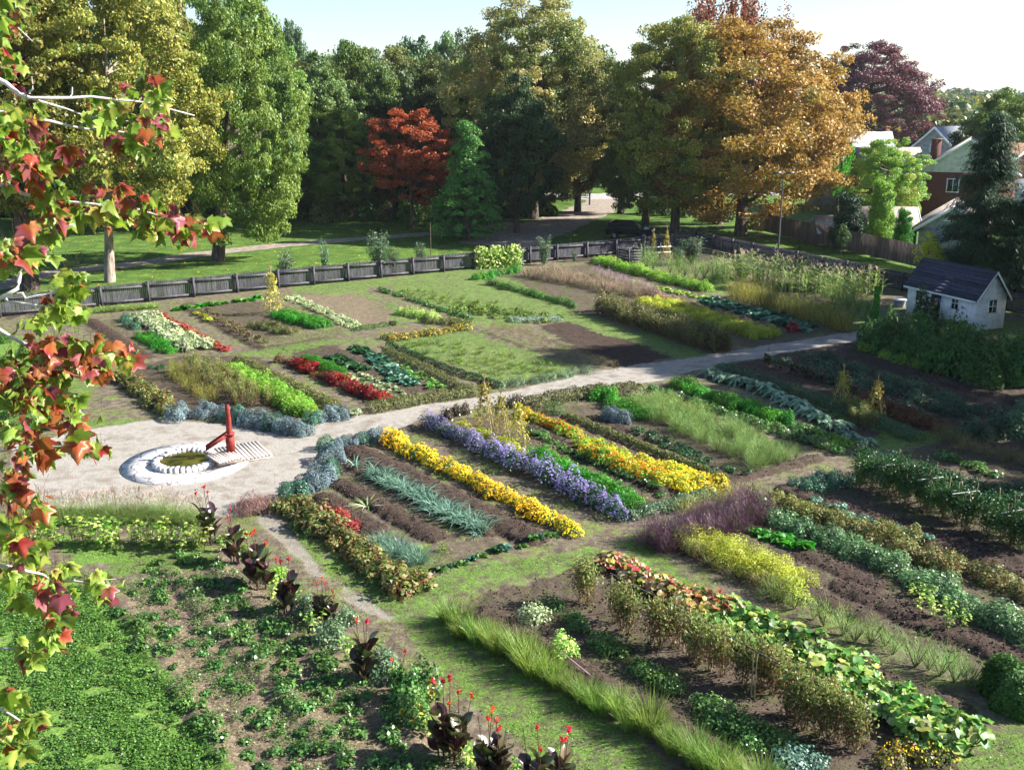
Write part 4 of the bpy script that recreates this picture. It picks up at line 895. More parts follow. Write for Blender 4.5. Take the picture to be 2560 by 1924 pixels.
def k_tomato(seed, h=1.25, m='lf_dead', m2='lf_vine', dens=1.):
    rng = np.random.default_rng(seed); st = MB(); lf = MB(); ln = rng.normal(size=2) * .08
    tube(st, 'cane', [(0, 0, -.05), (ln[0], ln[1], h * 1.05)], [.014, .012], 5)
    for s in range(7):
        a = rng.random() * 6.28; r_ = rng.uniform(.08, .3); top = np.array([r_ * math.cos(a) * .6, r_ * math.sin(a) * .6, h * rng.uniform(.55, 1.)]); mid = np.array([r_ * math.cos(a), r_ * math.sin(a), h * .35]); ft = np.array([rng.normal() * .05, rng.normal() * .05, 0])
        pts = [ft, mid, top, top + [rng.normal() * .2, rng.normal() * .2, -h * .3]]; tube(lf, 'lf_dead', pts, [.009, .008, .006, .004], 4, False)
        for k in range(4):
            t = rng.uniform(.55, 1.05); base = ft * (1 - t) + top * t; n = int(22 * dens); pp = base + rng.normal(size=(n, 3)) * [.12, .12, .12]; pp[:, 2] = np.maximum(pp[:, 2], .03)
            leaves(lf, m2 if t > .75 else m, pp, [0, 0, .4], .04 * (.5 + rng.random(n)), .45, 1., rng, .2)
        n = int(16 * dens); t = rng.random(n); pp = mid * (1 - t[:, None]) + ft * t[:, None] * .5 + rng.normal(size=(n, 3)) * [.07, .07, .1] + [0, 0, .12]; leaves(lf, m, pp, [.6, .6, 0], .045, .3, 1., rng)
    return [('stake', st.mesh('stake')), ('foliage', lf.mesh('foliage'))]
def k_corn(seed, h=1.7):
    rng = np.random.default_rng(seed); b = MB()
    for s in range(2):
        ox, oy = rng.normal(size=2) * .12; tube(b, 'lf_corn', [(ox, oy, 0), (ox + rng.normal() * .05, oy, h * rng.uniform(.8, 1))], [.018, .008], 5, False)
        for k in range(9): a = k * 3.1 + rng.normal() * .4; blades(b, 'lf_corn', [[ox, oy, h * (.1 + .085 * k)]], [[math.cos(a) * .7, math.sin(a) * .7, .8]], rng.uniform(.5, .75), .075, .55, 4, rng)
        blades(b, 'lf_plume', np.tile([ox, oy, h * .9], (7, 1)), rng.normal(size=(7, 3)) * [.35, .35, .1] + [0, 0, 1], .3, .02, .2, 2, rng)
    return [(None, b.mesh('corn'))]
def k_feather(seed, n=420, rx=.4, h=.8, m='lf_dill', L=.16, w=.012, z0=.05):
    rng = np.random.default_rng(seed); b = MB(); p, d = dome(n, rx, h, rng, .25, z0); blades(b, m, p * [.85, .85, .85], d * .6 + [0, 0, .9] + rng.normal(size=(n, 3)) * .4, L * (.5 + rng.random(n)), w, .25, 1, rng)
    for k in range(14): a = rng.random() * 6.28; tube(b, 'stem_green', [(0, 0, 0), (rx * .5 * math.cos(a), rx * .5 * math.sin(a), h * rng.uniform(.5, .9))], [.008, .004], 4, False)
    return [(None, b.mesh('feathery'))]
def k_squash(seed, m='lf_squash', n=46, r=.46, ls=.175):
    rng = np.random.default_rng(seed); b = MB()
    for i in range(n):
        a = rng.random() * 6.28; rr_ = r * rng.random() ** .5; z = rng.uniform(.22, .5) * (1.1 - rr_ / r * .4); c0 = np.array([rr_ * math.cos(a), rr_ * math.sin(a), z]); nn = nrm(np.array([math.cos(a) * .5, math.sin(a) * .5, 1.]) + rng.normal(size=3) * .35)
        t = nrm(np.cross(nn, rng.normal(size=3))); q_ = np.cross(nn, t); L = ls * rng.uniform(.45, .75); K_ = 10
        ang = np.linspace(0, 2 * math.pi, K_, endpoint=False) + .3; lob = L * (1 + .2 * np.cos(5 * ang) + .08 * rng.normal(size=K_)) * (1 - .45 * (np.abs(ang - math.pi) < .35)); V = [c0 - nn * L * .18] + [c0 + t * lob[k] * math.cos(ang[k]) + q_ * lob[k] * math.sin(ang[k]) + nn * rng.normal() * .02 for k in range(K_)]
        b.add(V, [[0, k + 1, (k + 1) % K_ + 1] for k in range(K_)], m)
        tube(b, 'stem_green', [(rr_ * .5 * math.cos(a), rr_ * .5 * math.sin(a), 0), c0 - nn * L * .18], [.01, .007], 4, False)
    return [(None, b.mesh('squash'))]
def k_fountain(seed):
    rng = np.random.default_rng(seed); a_ = k_tuft(seed, 220, .95, .011, .55, .55, 'lf_fountain', .12, 4)[0][1]; b = MB(); n = 26; an = rng.random(n) * 6.28; ln = rng.random(n) * .6
    d = nrm(np.stack([np.cos(an) * ln, np.sin(an) * ln, np.ones(n)], 1)); base = np.zeros((n, 3)); blades(b, 'lf_fountain', base, d, 1.12, .006, .12, 3, rng, .3)
    tip = d * 1.12 + np.stack([d[:, 0], d[:, 1], -0.8 * np.ones(n)], 1) * .1
    for k in range(3): blades(b, 'lf_plume', tip - d * .05 * k, d * .6 + rng.normal(size=(n, 3)) * .1, .17, .028, .5, 2, rng)
    return [('blades', a_), ('plumes', b.mesh('plumes'))]
def k_stemleaf(seed, h=.85, m='lf_hosta', n=5, ls=.17):
    rng = np.random.default_rng(seed); b = MB()
    for s in range(n):
        ln = rng.normal(size=2) * .2; tube(b, 'stem_green', [(ln[0] * .3, ln[1] * .3, 0), (ln[0], ln[1], h)], [.01, .006], 4, False)
        for k in range(10): t = .12 + .88 * k / 10; a = k * 2.4 + rng.random(); bigleaf(b, m, np.array([ln[0] * t, ln[1] * t, h * t * rng.uniform(.9, 1.)]), np.array([math.cos(a), math.sin(a), .45]), ls * rng.uniform(.7, 1.2), ls * .5, rng, 0, .15, .5, 4)
    return [(None, b.mesh('stemleaf'))]
def k_clump(seed, n=46, r=.24, h=.16, ls=.055, m='lf_strawberry', fl=None):
    rng = np.random.default_rng(seed); b = MB(); a = rng.random(n) * 6.28; rr_ = r * rng.random(n) ** .6; p = np.stack([rr_ * np.cos(a), rr_ * np.sin(a), h * (1.1 - .5 * (rr_ / r) ** 2) * rng.uniform(.6, 1, n)], 1)
    d = np.stack([np.cos(a) * .5, np.sin(a) * .5, np.ones(n)], 1)
    for k in range(3): leaves(b, m, p + rng.normal(size=p.shape) * ls * .5, d, ls * rng.uniform(.6, 1.1, n), .75, .45, rng, .2)
    if fl: leaves(b, fl, p[:8] + [0, 0, .04], [0, 0, 1.], .02, .9, .3, rng)
    return [(None, b.mesh('clump'))]
def k_shrub(seed, h=2., r=.5, n=2000, m='lf_shrub'):
    rng = np.random.default_rng(seed); tw = MB(); lf = MB(); per = n // 14
    for s in range(14):
        a = rng.random() * 6.28; rr_ = r * rng.random() ** .7; top = np.array([rr_ * math.cos(a), rr_ * math.sin(a), h * rng.uniform(.6, 1.)]); mid = np.array([rr_ * math.cos(a) * .55, rr_ * math.sin(a) * .55, h * .4]); tube(tw, 'bark_light', [(0, 0, 0), mid, top], [.018, .011, .004], 4, False)
        t = rng.uniform(.1, 1., per)[:, None]; p = np.where(t < .5, mid * t * 2, mid + (top - mid) * (t * 2 - 1)) + rng.normal(size=(per, 3)) * [.1 * r * 2, .1 * r * 2, .08]; p[:, 2] = np.maximum(p[:, 2], .12); leaves(lf, m, p, [0, 0, .5], .055 * rng.uniform(.6, 1.2, per), .5, 1., rng, .1)
    return [('twigs', tw.mesh('twigs')), ('foliage', lf.mesh('foliage'))]
def k_tepee(seed, h=1.7, m='lf_asparagus', dens=360):
    rng = np.random.default_rng(seed); po = MB(); lf = MB(); 
    for s in range(4): a = s * 1.57 + .4; tube(po, 'cane', [(.42 * math.cos(a), .42 * math.sin(a), -.03), (-.06 * math.cos(a), -.06 * math.sin(a), h * 1.22)], [.018, .012], 5)
    t = rng.random(dens) ** .8; a = rng.random(dens) * 6.28; r_ = (.42 * (1 - t) + .07) * rng.uniform(.7, 1.15, dens); p = np.stack([r_ * np.cos(a), r_ * np.sin(a), t * h], 1) + rng.normal(size=(dens, 3)) * [.07, .07, .04]; leaves(lf, m, p, np.stack([np.cos(a), np.sin(a), .3 * np.ones(dens)], 1), .055 * rng.uniform(.6, 1.2, dens), .75, .6, rng, .2)
    return [('poles', po.mesh('poles')), ('vine', lf.mesh('vine'))]
def var(f, n, *a, **k): return [f(s + 31 * i, *a, **k) for i, s in enumerate(range(100, 100 + n))]
K = dict(
    bushleaf=var(k_bush, 4, .36, .44, 280, .06), marigold_few=var(k_bush, 3, .38, .34, 420, .036, 'lf_oliveg', 'fl_yellow', 45, .03),
    marigold=var(k_bush, 3, .36, .36, 300, .035, 'lf_mid', 'fl_yellow', 260, .032),
    marigold_lime=var(k_bush, 1, .36, .38, 300, .04, 'lf_limeyellow', 'fl_yellow', 170, .03),
    aster=var(k_bush, 3, .36, .6, 380, .035, 'lf_deep', 'fl_purple', 330, .024),
    nasturtium=var(k_bush, 2, .42, .32, 300, .05, 'lf_limeyellow', 'fl_yellow', 150, .032, .85),
    nasturtium_o=var(k_bush, 2, .42, .32, 300, .05, 'lf_lime', 'fl_orange', 220, .034, .85),
    bush=var(k_bush, 4, .35, .42, 640, .034),
    bushfine=var(k_bush, 3, .38, .42, 900, .022),
    bushbig=var(k_bush, 3, .5, .8, 1000, .05),
    cushion=var(k_bush, 3, .46, .5, 2600, .03, 'lf_lavender', None, 0, 0, .4, .85, .5),
    leek=var(k_tuft, 4, 16, .55, .04, .9, .6, 'lf_leek', .05, 4),
    onion=var(k_tuft, 3, 60, .5, .016, .9, .55, 'lf_leek', .1, 3),
    chives=var(k_tuft, 4, 330, .72, .013, .42, .2, 'lf_chives', .17, 3),
    grasstuft=var(k_tuft, 4, 70, .28, .012, .7, .4, 'lf_grassblade', .12, 2),
    strap=var(k_tuft, 3, 60, .5, .035, .8, .6, 'lf_fountain', .14, 3),
    kale=var(k_rosette, 4, 13, .3, .19, 'lf_teal', .8, .12),
    lettuce=var(k_rosette, 3, 12, .26, .15, 'lf_bright', 1., .06),
    artichoke=var(k_rosette, 3, 28, .78, .17, 'lf_artichoke', 1.9, .6, .75, 14),
    canna=var(k_canna, 5), tomato=var(k_tomato, 5), tomato_green=var(k_tomato, 3, 1.2, 'lf_mid', 'lf_deep', 1.5), tomato_mix=var(k_tomato, 3, .95, 'lf_drab', 'lf_oliveg', 1.1),
    corn=var(k_corn, 3), dill=var(k_feather, 4, 620), wispy=var(k_feather, 3, 330, .34, .5, 'lf_asparagus', .13, .01), asparagus=var(k_feather, 3, 520, .5, 1.15, 'lf_asparagus', .16, .014),
    haze=var(k_feather, 3, 1700, .5, .75, 'lf_purplehaze', .13, .014), squash=var(k_squash, 4), squash_red=var(k_squash, 3, 'lf_squashred'),
    fountain=var(k_fountain, 3), stemleaf=var(k_stemleaf, 4), clump=var(k_clump, 5), lowrow=var(k_clump, 3, 40, .22, .14, .045, 'lf_mid'), white=var(k_clump, 3, 60, .3, .3, .06, 'lf_variegated', 'fl_white'),
    celosia=var(k_bush, 3, .3, .38, 240, .035, 'lf_celosia', 'fl_crimson', 150, .035), shrub=var(k_shrub, 4), tepee=var(k_tepee, 3), potato=var(k_bush, 3, .42, .34, 480, .038, 'lf_deep', None, 0, 0, .6, .4))
HK = dict(marigold=.3, aster=.5, bushbig=.6, canna=0, tomato=0, corn=1.2, dill=.5, asparagus=.8, haze=.5, fountain=0, stemleaf=0, artichoke=.4, chives=.0, squash=.3, shrub=0, tepee=0)
ORD = 'first second third fourth fifth sixth seventh eighth ninth tenth eleventh twelfth'.split()
def nth(label, k, n, r_, ranks, a, b_):
    if ranks > 2: return label
    far = 'far' if a[1] < b_[1] - 4 else ('near' if a[1] > b_[1] + 4 else 'left'); other = {'far': 'near', 'near': 'far', 'left': 'right'}[far]
    if k < 12: t = ORD[k] + ' from the ' + far + ' end'
    elif n - k < 12: t = ORD[n - k] + ' from the ' + other + ' end'
    else: return label
    if n == 0: return label
    if ranks == 2: t += (', right line', ', left line')[r_]
    full = label + ', ' + t
    return full if len(full.split()) <= 16 else label
def ordl(i, n, end='far', oth='near'): return ', ' + (ORD[i] + ' from the ' + end if i < 12 else ORD[min(11, n - 1 - i)] + ' from the ' + oth) + ' end'
def row(kind, a, b_, sp, label, name, cat='plant', group=None, s=(.85, 1.15), lat=.06, mats=None, z=None, ranks=1, gap=0., rsp=.5, zs=None, skip=.045):
    """plants set out along a straight garden row"""
    z_ = (HK.get(kind, .3) * .45) if z is None else z
    A_ = np.array(G(a[0], a[1], z_)); B_ = np.array(G(b_[0], b_[1], z_)); d = B_ - A_; L = np.linalg.norm(d); u = d / L; nn = np.array([-u[1], u[0]]); n = max(1, int(L / sp))
    lat = max(lat, .09)
    for r_ in range(ranks):
        off = (r_ - (ranks - 1) / 2) * rsp
        for k in range(n + 1):
            if rnd.random() < skip: continue
            p = A_ + u * (k * L / n + rnd.uniform(-.12, .12) * sp) + nn * (off + rnd.gauss(0, lat)); pr = rnd.choice(K[kind]); sc_ = rnd.uniform(*s) * rnd.uniform(.8, 1.14)
            ss = sc_ if zs is None else (sc_, sc_, sc_ * zs * rnd.uniform(.85, 1.15))
            put(pr, name, p[0], p[1], ss, None, nth(label, k, n, r_, ranks, a, b_), cat, group or label, mats)
def one(kind, a, s, label, name, cat='plant', group=None, mats=None, v=0, z=0., zs=None, rz=None):
    p = G(a[0], a[1], z); ss = s if zs is None else (s, s, s * zs); return put(K[kind][v % len(K[kind])], name, p[0], p[1], ss, rz, label, cat, group, mats)
def hedge(pts, wd, h, m, label, ls=.035, dens=520, name='low_hedge', z=None, fl=None, cat='hedge', lump=.22, blade=False):
    z_ = h * .45 if z is None else z; W = [np.array(G(p[0], p[1], z_)) for p in pts]; b = MB(); o = W[0]; rng = RNG
    for A_, B_ in zip(W[:-1], W[1:]):
        d = B_ - A_; L = np.linalg.norm(d); u = d / L; nn = np.array([-u[1], u[0]]); n = int(L * (wd + 2 * h) * dens * 1.15)
        t = rng.random(n) * L; th_ = rng.random(n) * math.pi; r_ = .6 + .4 * rng.random(n) ** .5
        lm = 1 + lump * (np.sin(t * 4.7 + A_[0]) * .5 + np.sin(t * 9.1 + 2) * .35 + rng.normal(size=n) * .12); end = np.clip(np.minimum(t, L - t) / .25, .3, 1) if len(W) == 2 else 1.
        cx = np.cos(th_) * wd / 2 * r_ * lm * end; cz = np.sin(th_) ** .7 * h * r_ * lm * end
        px = A_[0] - o[0] + u[0] * t + nn[0] * cx; py = A_[1] - o[1] + u[1] * t + nn[1] * cx
        nv = np.stack([nn[0] * np.cos(th_), nn[1] * np.cos(th_), np.sin(th_) + .3], 1); P_ = np.stack([px, py, cz + .02], 1)
        if blade: blades(b, m, P_, nv * .5 + [0, 0, .7] + rng.normal(size=(n, 3)) * .35, ls * 2.6 * (.5 + rng.random(n)), ls * .3, .2, 1, rng)
        else: leaves(b, m, P_, nv, ls * (.6 + .8 * rng.random(n)), .6, .6, rng, .12)
        if fl: k_ = rng.random(n) < fl[1]; leaves(b, fl[0], P_[k_] + nv[k_] * .03, nv[k_], fl[2], .9, .4, rng)
    return obj(name, b, None, (o[0], o[1], hgt(o[0], o[1])), label=label, cat=cat)
exec_parts = []
# ------------------------------------------------------------------ planting: middle beds
row('marigold', (842, 945), (1236, 1140), .36, 'golden marigold in the long yellow row', 'marigold_plant', 'marigold', 'marigolds in the yellow row', z=.2, lat=.08, s=(.8, 1.3))
row('marigold_lime', (1000, 1020), (1130, 1090), .9, 'greener marigold mixed into the long yellow row', 'marigold_plant', 'marigold', 'greener marigolds in the yellow row', z=.2, s=(.9, 1.1))
row('aster', (925, 906), (1342, 1105), .34, 'lilac-purple aster in the long purple flower row', 'aster_plant', 'aster', 'asters in the purple row', z=.28, s=(.8, 1.25), lat=.08)
row('bush', (1000, 922), (1140, 985), .34, 'yellow-lime leafy plant in the row behind the purple asters', 'leafy_plant', 'plant', 'lime plants behind the asters', mats=['lf_limeyellow'], s=(.9, 1.2), z=.2)
row('bush', (1155, 982), (1362, 1094), .3, 'rich green parsley-like plant behind the lower half of the purple asters', 'leafy_plant', 'plant', 'green plants behind the asters', mats=['lf_bright'], s=(1., 1.3), z=.2, ranks=2, rsp=.3)
row('lowrow', (1145, 928), (1430, 1060), .34, 'low grey-green plant in the thin row between asters and nasturtiums', 'low_plant', 'plant', 'low plants between asters and nasturtiums', mats=['lf_strawberry'], skip=.1)
row('nasturtium_o', (1130, 888), (1236, 934), .42, 'orange-flowered nasturtium in the short far clump', 'nasturtium_plant', 'nasturtium', 'nasturtiums in the far clump', s=(.9, 1.15), z=.15)
row('nasturtium', (1262, 952), (1340, 985), .4, 'green leafy nasturtium at the upper end of the flaming nasturtium bed', 'nasturtium_plant', 'nasturtium', 'green nasturtiums', z=.15, mats=['lf_lime'], ranks=2)
row('nasturtium_o', (1275, 972), (1420, 1025), .42, 'orange nasturtium in the wide orange and yellow bed', 'nasturtium_plant', 'nasturtium', 'orange nasturtiums in the wide bed', z=.15, ranks=2, rsp=.4)
row('nasturtium', (1370, 1000), (1525, 1052), .4, 'yellow nasturtium in the wide orange and yellow bed', 'nasturtium_plant', 'nasturtium', 'yellow nasturtiums in the wide bed', z=.15, ranks=3, rsp=.42, s=(.9, 1.2))
hedge([(1218, 893), (1580, 1038)], .5, .22, 'lf_oliveg', 'thin olive-green herb row just behind the nasturtium bed', .04, 500)
row('lowrow', (1380, 925), (1590, 1025), .4, 'dark low plant on bare soil between olive row and dill', 'low_plant', 'plant', 'dark low plants before the dill', ranks=2, rsp=.5, mats=['lf_deep'], skip=.2)
row('dill', (1395, 862), (1675, 985), .42, 'feathery pale green dill in the wide misty bed', 'dill_plant', 'dill', 'dill plants in the misty bed', ranks=5, rsp=.45, s=(.75, 1.15), lat=.12, z=.3)
row('wispy', (1400, 855), (1500, 880), .6, 'yellowing wispy dill at the top end of the misty bed', 'dill_plant', 'dill', 'yellowing dill', ranks=3, z=.3)
hedge([(1140, 872), (1240, 848), (1385, 838)], 1.0, .5, 'lf_oliveg', 'broad olive-green hedge along the gravel path above the nasturtiums', .04, 420)
row('bush', (1295, 855), (1385, 895), .4, 'bright green bushy plant between the broad hedge and the dill', 'leafy_plant', 'plant', 'bright bushes by the broad hedge', mats=['lf_bright'], s=(1., 1.3), ranks=2)
for i in range(3): one('cushion', (1318 + 13 * i, 905 + 3 * i), 1., 'silver-grey lavender cushion beside the bright green bushes', 'lavender_bush', 'lavender', 'grey lavender among the herbs', v=i)
one('bushfine', (1195, 893), 1.3, 'rounded green sage bush at the left end of the olive row', 'sage_bush', 'bush', mats=['lf_mid'])
for i, (x, y) in enumerate(((965, 905), (985, 897), (1003, 893), (1118, 875), (1105, 880))): one('bushbig', (x, y), .62, 'dark purple-leaved basil clump behind the start of the aster row', 'basil_plant', 'basil', 'dark basil clumps', mats=['lf_canna'], v=i)
one('tepee', (1046, 925), 1.12, 'tallest yellow-green bean tepee at the left of the three', 'bean_tepee', 'bean tepee', v=0)
one('tepee', (1082, 942), .98, 'middle bean tepee with thin faded leaves', 'bean_tepee', 'bean tepee', mats=None, v=1)
one('tepee', (1118, 958), .98, 'right-hand bean tepee with bare pole tips beside the nasturtiums', 'bean_tepee', 'bean tepee', v=2)
one('bush', (1180, 978), .9, 'small withered plant behind the green parsley row', 'withered_plant', 'plant', mats=['lf_pinkdry'])
hedge([(1358, 1112), (1440, 1092), (1535, 1062)], .55, .36, 'lf_shrub', 'low grey-green edging hedge at the foot of the nasturtium bed', .03, 900)
row('lowrow', (1210, 985), (1420, 1085), .5, 'sparse seedling on the bare strip behind the parsley row', 'seedling', 'seedling', 'seedlings on the bare strip', s=(.4, .7), mats=['lf_peony'], skip=.3)
# leek bed
row('leek', (800, 1020), (1045, 1142), .17, 'blue-green leek in the arching leek row between soil ridges', 'leek_plant', 'leek', 'leeks between the ridges', ranks=2, rsp=.22, s=(.85, 1.3), z=.15, lat=.05)
one('leek', (768, 1012), 1.3, 'single pale leek at the head of the leek row', 'leek_plant', 'leek'); 
row('onion', (826, 1165), (905, 1208), .3, 'pale green onion tuft at the lower corner of the bare bed', 'onion_plant', 'onion', 'onions at the lower corner', ranks=2, rsp=.3, s=(1., 1.3))
row('grasstuft', (915, 1180), (935, 1190), .25, 'bright lime grass tuft beside the onions', 'grass_tuft', 'grass', ranks=2, mats=['lf_lime'], s=(1., 1.3))
one('leek', (793, 1095), 1.5, 'pulled-up pale stalk lying between the soil ridges', 'uprooted_plant', 'plant', mats=['lf_variegated'], zs=.4); one('stemleaf', (955, 1190), .35, 'wilted yellow-green plant near the lime grass', 'wilted_plant', 'plant')
for i, (x, y) in enumerate(((912, 1240), (950, 1232), (968, 1226), (985, 1220), (1003, 1216), (1020, 1209), (1040, 1200), (1072, 1190), (1090, 1187), (1128, 1180), (1150, 1172), (1165, 1167), (1180, 1162), (1195, 1158))):
    one('lettuce', (x, y), rnd.uniform(.8, 1.2), 'small leafy green in the edging row below the leek bed', 'leafy_green', 'plant', 'edging plants below the leek bed', mats=[('lf_mid', 'lf_strawberry', 'lf_teal')[i % 3]], v=i)
row('bushleaf', (625, 1085), (885, 1262), .36, 'green and rust bush edging the leek bed', 'peony_bush', 'bush', 'rusty bushes edging the leek bed', ranks=2, rsp=.34, mats=['lf_peony'], s=(.75, 1.35), z=.2, lat=.12)
row('bush', (722, 1105), (755, 1135), .4, 'red-leaved plant where the bushes meet the short soil ridge', 'red_leaved_plant', 'plant', mats=['lf_rowred'], s=(.9, 1.2))
# lavender cushions
LV = [(705, 958, 1.), (727, 955, .8), (746, 951, .8), (763, 948, .75), (780, 944, .8), (797, 940, .9), (815, 938, .9), (716, 985, 1.35), (711, 1012, 1.1), (692, 1032, 1.3), (672, 1042, 1.2), (660, 1052, .7), (633, 1064, 1.25), (385, 893, 1.25), (443, 888, 1.25)]
LV += [(490 + 20 * i, 893 + 4.2 * i, 1.1 + .15 * (i % 2)) for i in range(9)] + [(672, 902, 1.), (688, 898, .8), (717, 893, 1.1), (738, 892, 1.)]
for i, (x, y, s) in enumerate(LV):
    one('cushion', (x, y), s * .95, 'silver-blue lavender cushion in the arc between gravel and leek bed' if i < 13 else 'silver-blue lavender cushion along the far edge of the well circle', 'lavender_bush', 'lavender', 'lavender arc by the leek bed' if i < 13 else 'lavender row behind the pump', v=i, z=.2, mats=None if i % 4 else ['lf_teal'])
one('white', (768, 897), .9, 'pale cream-leaved plant at the right end of the lavender row', 'pale_plant', 'plant')
# ------------------------------------------------------------------ planting: left beds
row('strap', (165, 674), (332, 658), .4, 'yellow-green day lily along the fence at the left', 'day_lily', 'lily', 'day lilies by the fence', ranks=2, rsp=.5, s=(1., 1.3))
row('lettuce', (385, 666), (560, 642), .5, 'bright green leafy plant in the row below the fence', 'leafy_green', 'plant', 'leafy greens below the fence', s=(1.6, 2.1), ranks=1)
row('white', (300, 680), (350, 705), .42, 'white-leaved plant in the far half of the pale row', 'variegated_plant', 'plant', 'far white-leaved plants', ranks=3, rsp=.45, s=(1., 1.4))
row('white', (350, 712), (428, 750), .42, 'white-leaved plant in the near half of the pale row', 'variegated_plant', 'plant', 'near white-leaved plants', ranks=3, rsp=.5, s=(1., 1.5))
row('bush', (268, 688), (290, 706), .5, 'teal-green plant beside the far white-leaved plants', 'teal_plant', 'plant', mats=['lf_teal'])
row('bush', (305, 722), (366, 757), .35, 'green parsley in the short row left of the white-leaved plants', 'parsley_plant', 'parsley', ranks=2, rsp=.35, mats=['lf_bright'], s=(.7, .95))
row('lowrow', (342, 675), (486, 752), .33, 'low brick-red plant in the thin red row', 'red_plant', 'plant', 'plants of the thin red row', mats=['lf_rowred'], s=(.9, 1.5))
row('lowrow', (437, 668), (566, 735), .4, 'dry brown plant in the faded row', 'dry_plant', 'plant', 'dry plants of the faded row', mats=['lf_drab'], ranks=2, rsp=.4)
row('lowrow', (415, 672), (455, 690), .4, 'yellowish low plant at the head of the soil ridge', 'low_plant', 'plant', mats=['lf_limeyellow'], s=(.9, 1.4))
one('tepee', (590, 678), 1.45, 'yellow-green bean tower standing tall in the left bed', 'bean_tower', 'bean tower', v=1)
row('bush', (605, 677), (695, 702), .4, 'fresh green plant in the bright patch beside the bean tower', 'green_plant', 'plant', 'plants of the bright patch', ranks=3, rsp=.42, mats=['lf_bright'], s=(.9, 1.2))
row('bush', (550, 700), (625, 716), .45, 'olive plant in the patch left of the bright one', 'olive_plant', 'plant', 'plants of the olive patch', ranks=2, rsp=.42, mats=['lf_oliveg'], s=(.7, 1.))
hedge([(560, 745), (650, 735), (742, 718)], .8, .55, 'lf_oliveg', 'grey-olive lavender hedge across the foot of the left bed', .04, 420, blade=True)
row('lowrow', (628, 637), (772, 704), .36, 'pinkish-white flowering plant along the edge of the dry mulch bed', 'pale_flower', 'flower', 'pale flowers by the mulch bed', mats=['lf_variegated'], s=(.8, 1.4), ranks=2)
row('bushleaf', (255, 812), (366, 885), .45, 'reddish-green bush in the row left of the feathery asparagus', 'peony_bush', 'bush', 'reddish bushes left of the asparagus', ranks=2, rsp=.4, mats=['lf_peony'], s=(.9, 1.3))
row('asparagus', (372, 790), (458, 850), .55, 'yellow-green feathery plant in the lower left bed', 'asparagus_plant', 'asparagus', 'asparagus of the lower left bed', ranks=2, rsp=.5, s=(.6, .85))
row('tomato', (425, 800), (545, 880), .5, 'withered brown tomato plant in the lower left bed', 'tomato_plant', 'tomato plant', 'withered tomatoes of the lower left bed', ranks=3, rsp=.5, s=(.6, .75), z=.0)
row('bush', (497, 790), (672, 888), .33, 'vivid lime-green basil in the bright long row', 'basil_plant', 'basil', 'lime basil row', ranks=3, rsp=.32, mats=['lf_lime'], s=(.9, 1.2), z=.2)
hedge([(508, 773), (730, 880)], .75, .38, 'lf_oliveg', 'olive hedge running beside the lime basil row', .04, 460)
for i, (x, y) in enumerate(((325, 795), (342, 797), (350, 793), (410, 783))): one('bush', (x, y), .5, 'small dark plant at the top of the lower left bed', 'small_plant', 'plant', 'small plants of the lower left bed', mats=['lf_deep'], v=i)
# red celosia bed
row('bush', (612, 771), (820, 858), .36, 'rust-brown seed-headed plant in the celosia row', 'celosia_plant', 'celosia', 'rusty plants of the celosia row', mats=['lf_celosia'], s=(.7, .95), z=.2)
for a_, b_ in (((648, 783), (680, 795)), ((712, 812), (732, 822)), ((755, 832), (820, 856))): row('celosia', a_, b_, .28, 'deep crimson celosia in the red flower row', 'celosia_plant', 'celosia', 'crimson celosias', ranks=2, rsp=.22, s=(.85, 1.15), z=.2)
hedge([(650, 772), (742, 808)], .85, .55, 'lf_bright', 'clipped bright green block behind the crimson celosias', .03, 900, 'green_block')
for nm, kind, a_, b_, mt, n_, lab, s_ in (('kale_plant', 'kale', (718, 765), (785, 795), 'lf_deep', 2, 'dark green chard behind the clipped green block', (1., 1.3)), ('kale_plant', 'kale', (765, 745), (815, 772), 'lf_deep', 2, 'dark kale at the far end of the cabbage bed', (1., 1.3)),
                        ('cabbage_plant', 'kale', (808, 765), (855, 815), 'lf_teal', 2, 'blue-green broccoli in the middle of the cabbage bed', (1.1, 1.5)), ('cabbage_plant', 'kale', (850, 800), (890, 826), 'lf_teal', 2, 'blue-green cabbage at the near end of the cabbage bed', (1.1, 1.5)),
                        ('leafy_green', 'lettuce', (860, 782), (945, 832), 'lf_squash', 2, 'yellow-green leafy plant along the right of the cabbage bed', (1., 1.3)), ('leafy_green', 'lettuce', (750, 800), (855, 848), 'lf_variegated', 3, 'pale green lettuce behind the crimson row', (.8, 1.1))):
    row(kind, a_, b_, .42, lab, nm, 'cabbage' if kind == 'kale' else 'plant', lab + ' group', ranks=n_, rsp=.42, mats=[mt], s=s_)
hedge([(795, 880), (900, 862), (1042, 840)], .75, .42, 'lf_oliveg', 'grey-green edging hedge between the cabbage bed and the gravel path', .035, 520)
hedge([(832, 755), (925, 797), (1000, 838)], .6, .34, 'lf_oliveg', 'olive hedge right of the cabbage bed', .035, 480)
hedge([(838, 742), (960, 792), (1082, 832)], .45, .3, 'lf_deep', 'dark edging along the left of the weedy square bed', .035, 460)
row('bushfine', (1085, 828), (1265, 797), .5, 'rounded dark rosemary bush in the row along the gravel path', 'rosemary_bush', 'rosemary', 'rosemary bushes by the path', mats=['lf_shrub'], s=(.85, 1.1), z=.2)
hedge([(1062, 704), (1330, 795)], .95, .5, 'lf_drab', 'brown-green fading hedge left of the bare dug bed', .035, 480, blade=True)
row('marigold_few', (845, 728), (1000, 707), .42, 'small yellow-flowered plant in the far yellow strip', 'yellow_flower', 'flower', 'far yellow flowers', ranks=2, rsp=.4, s=(.7, 1.05))
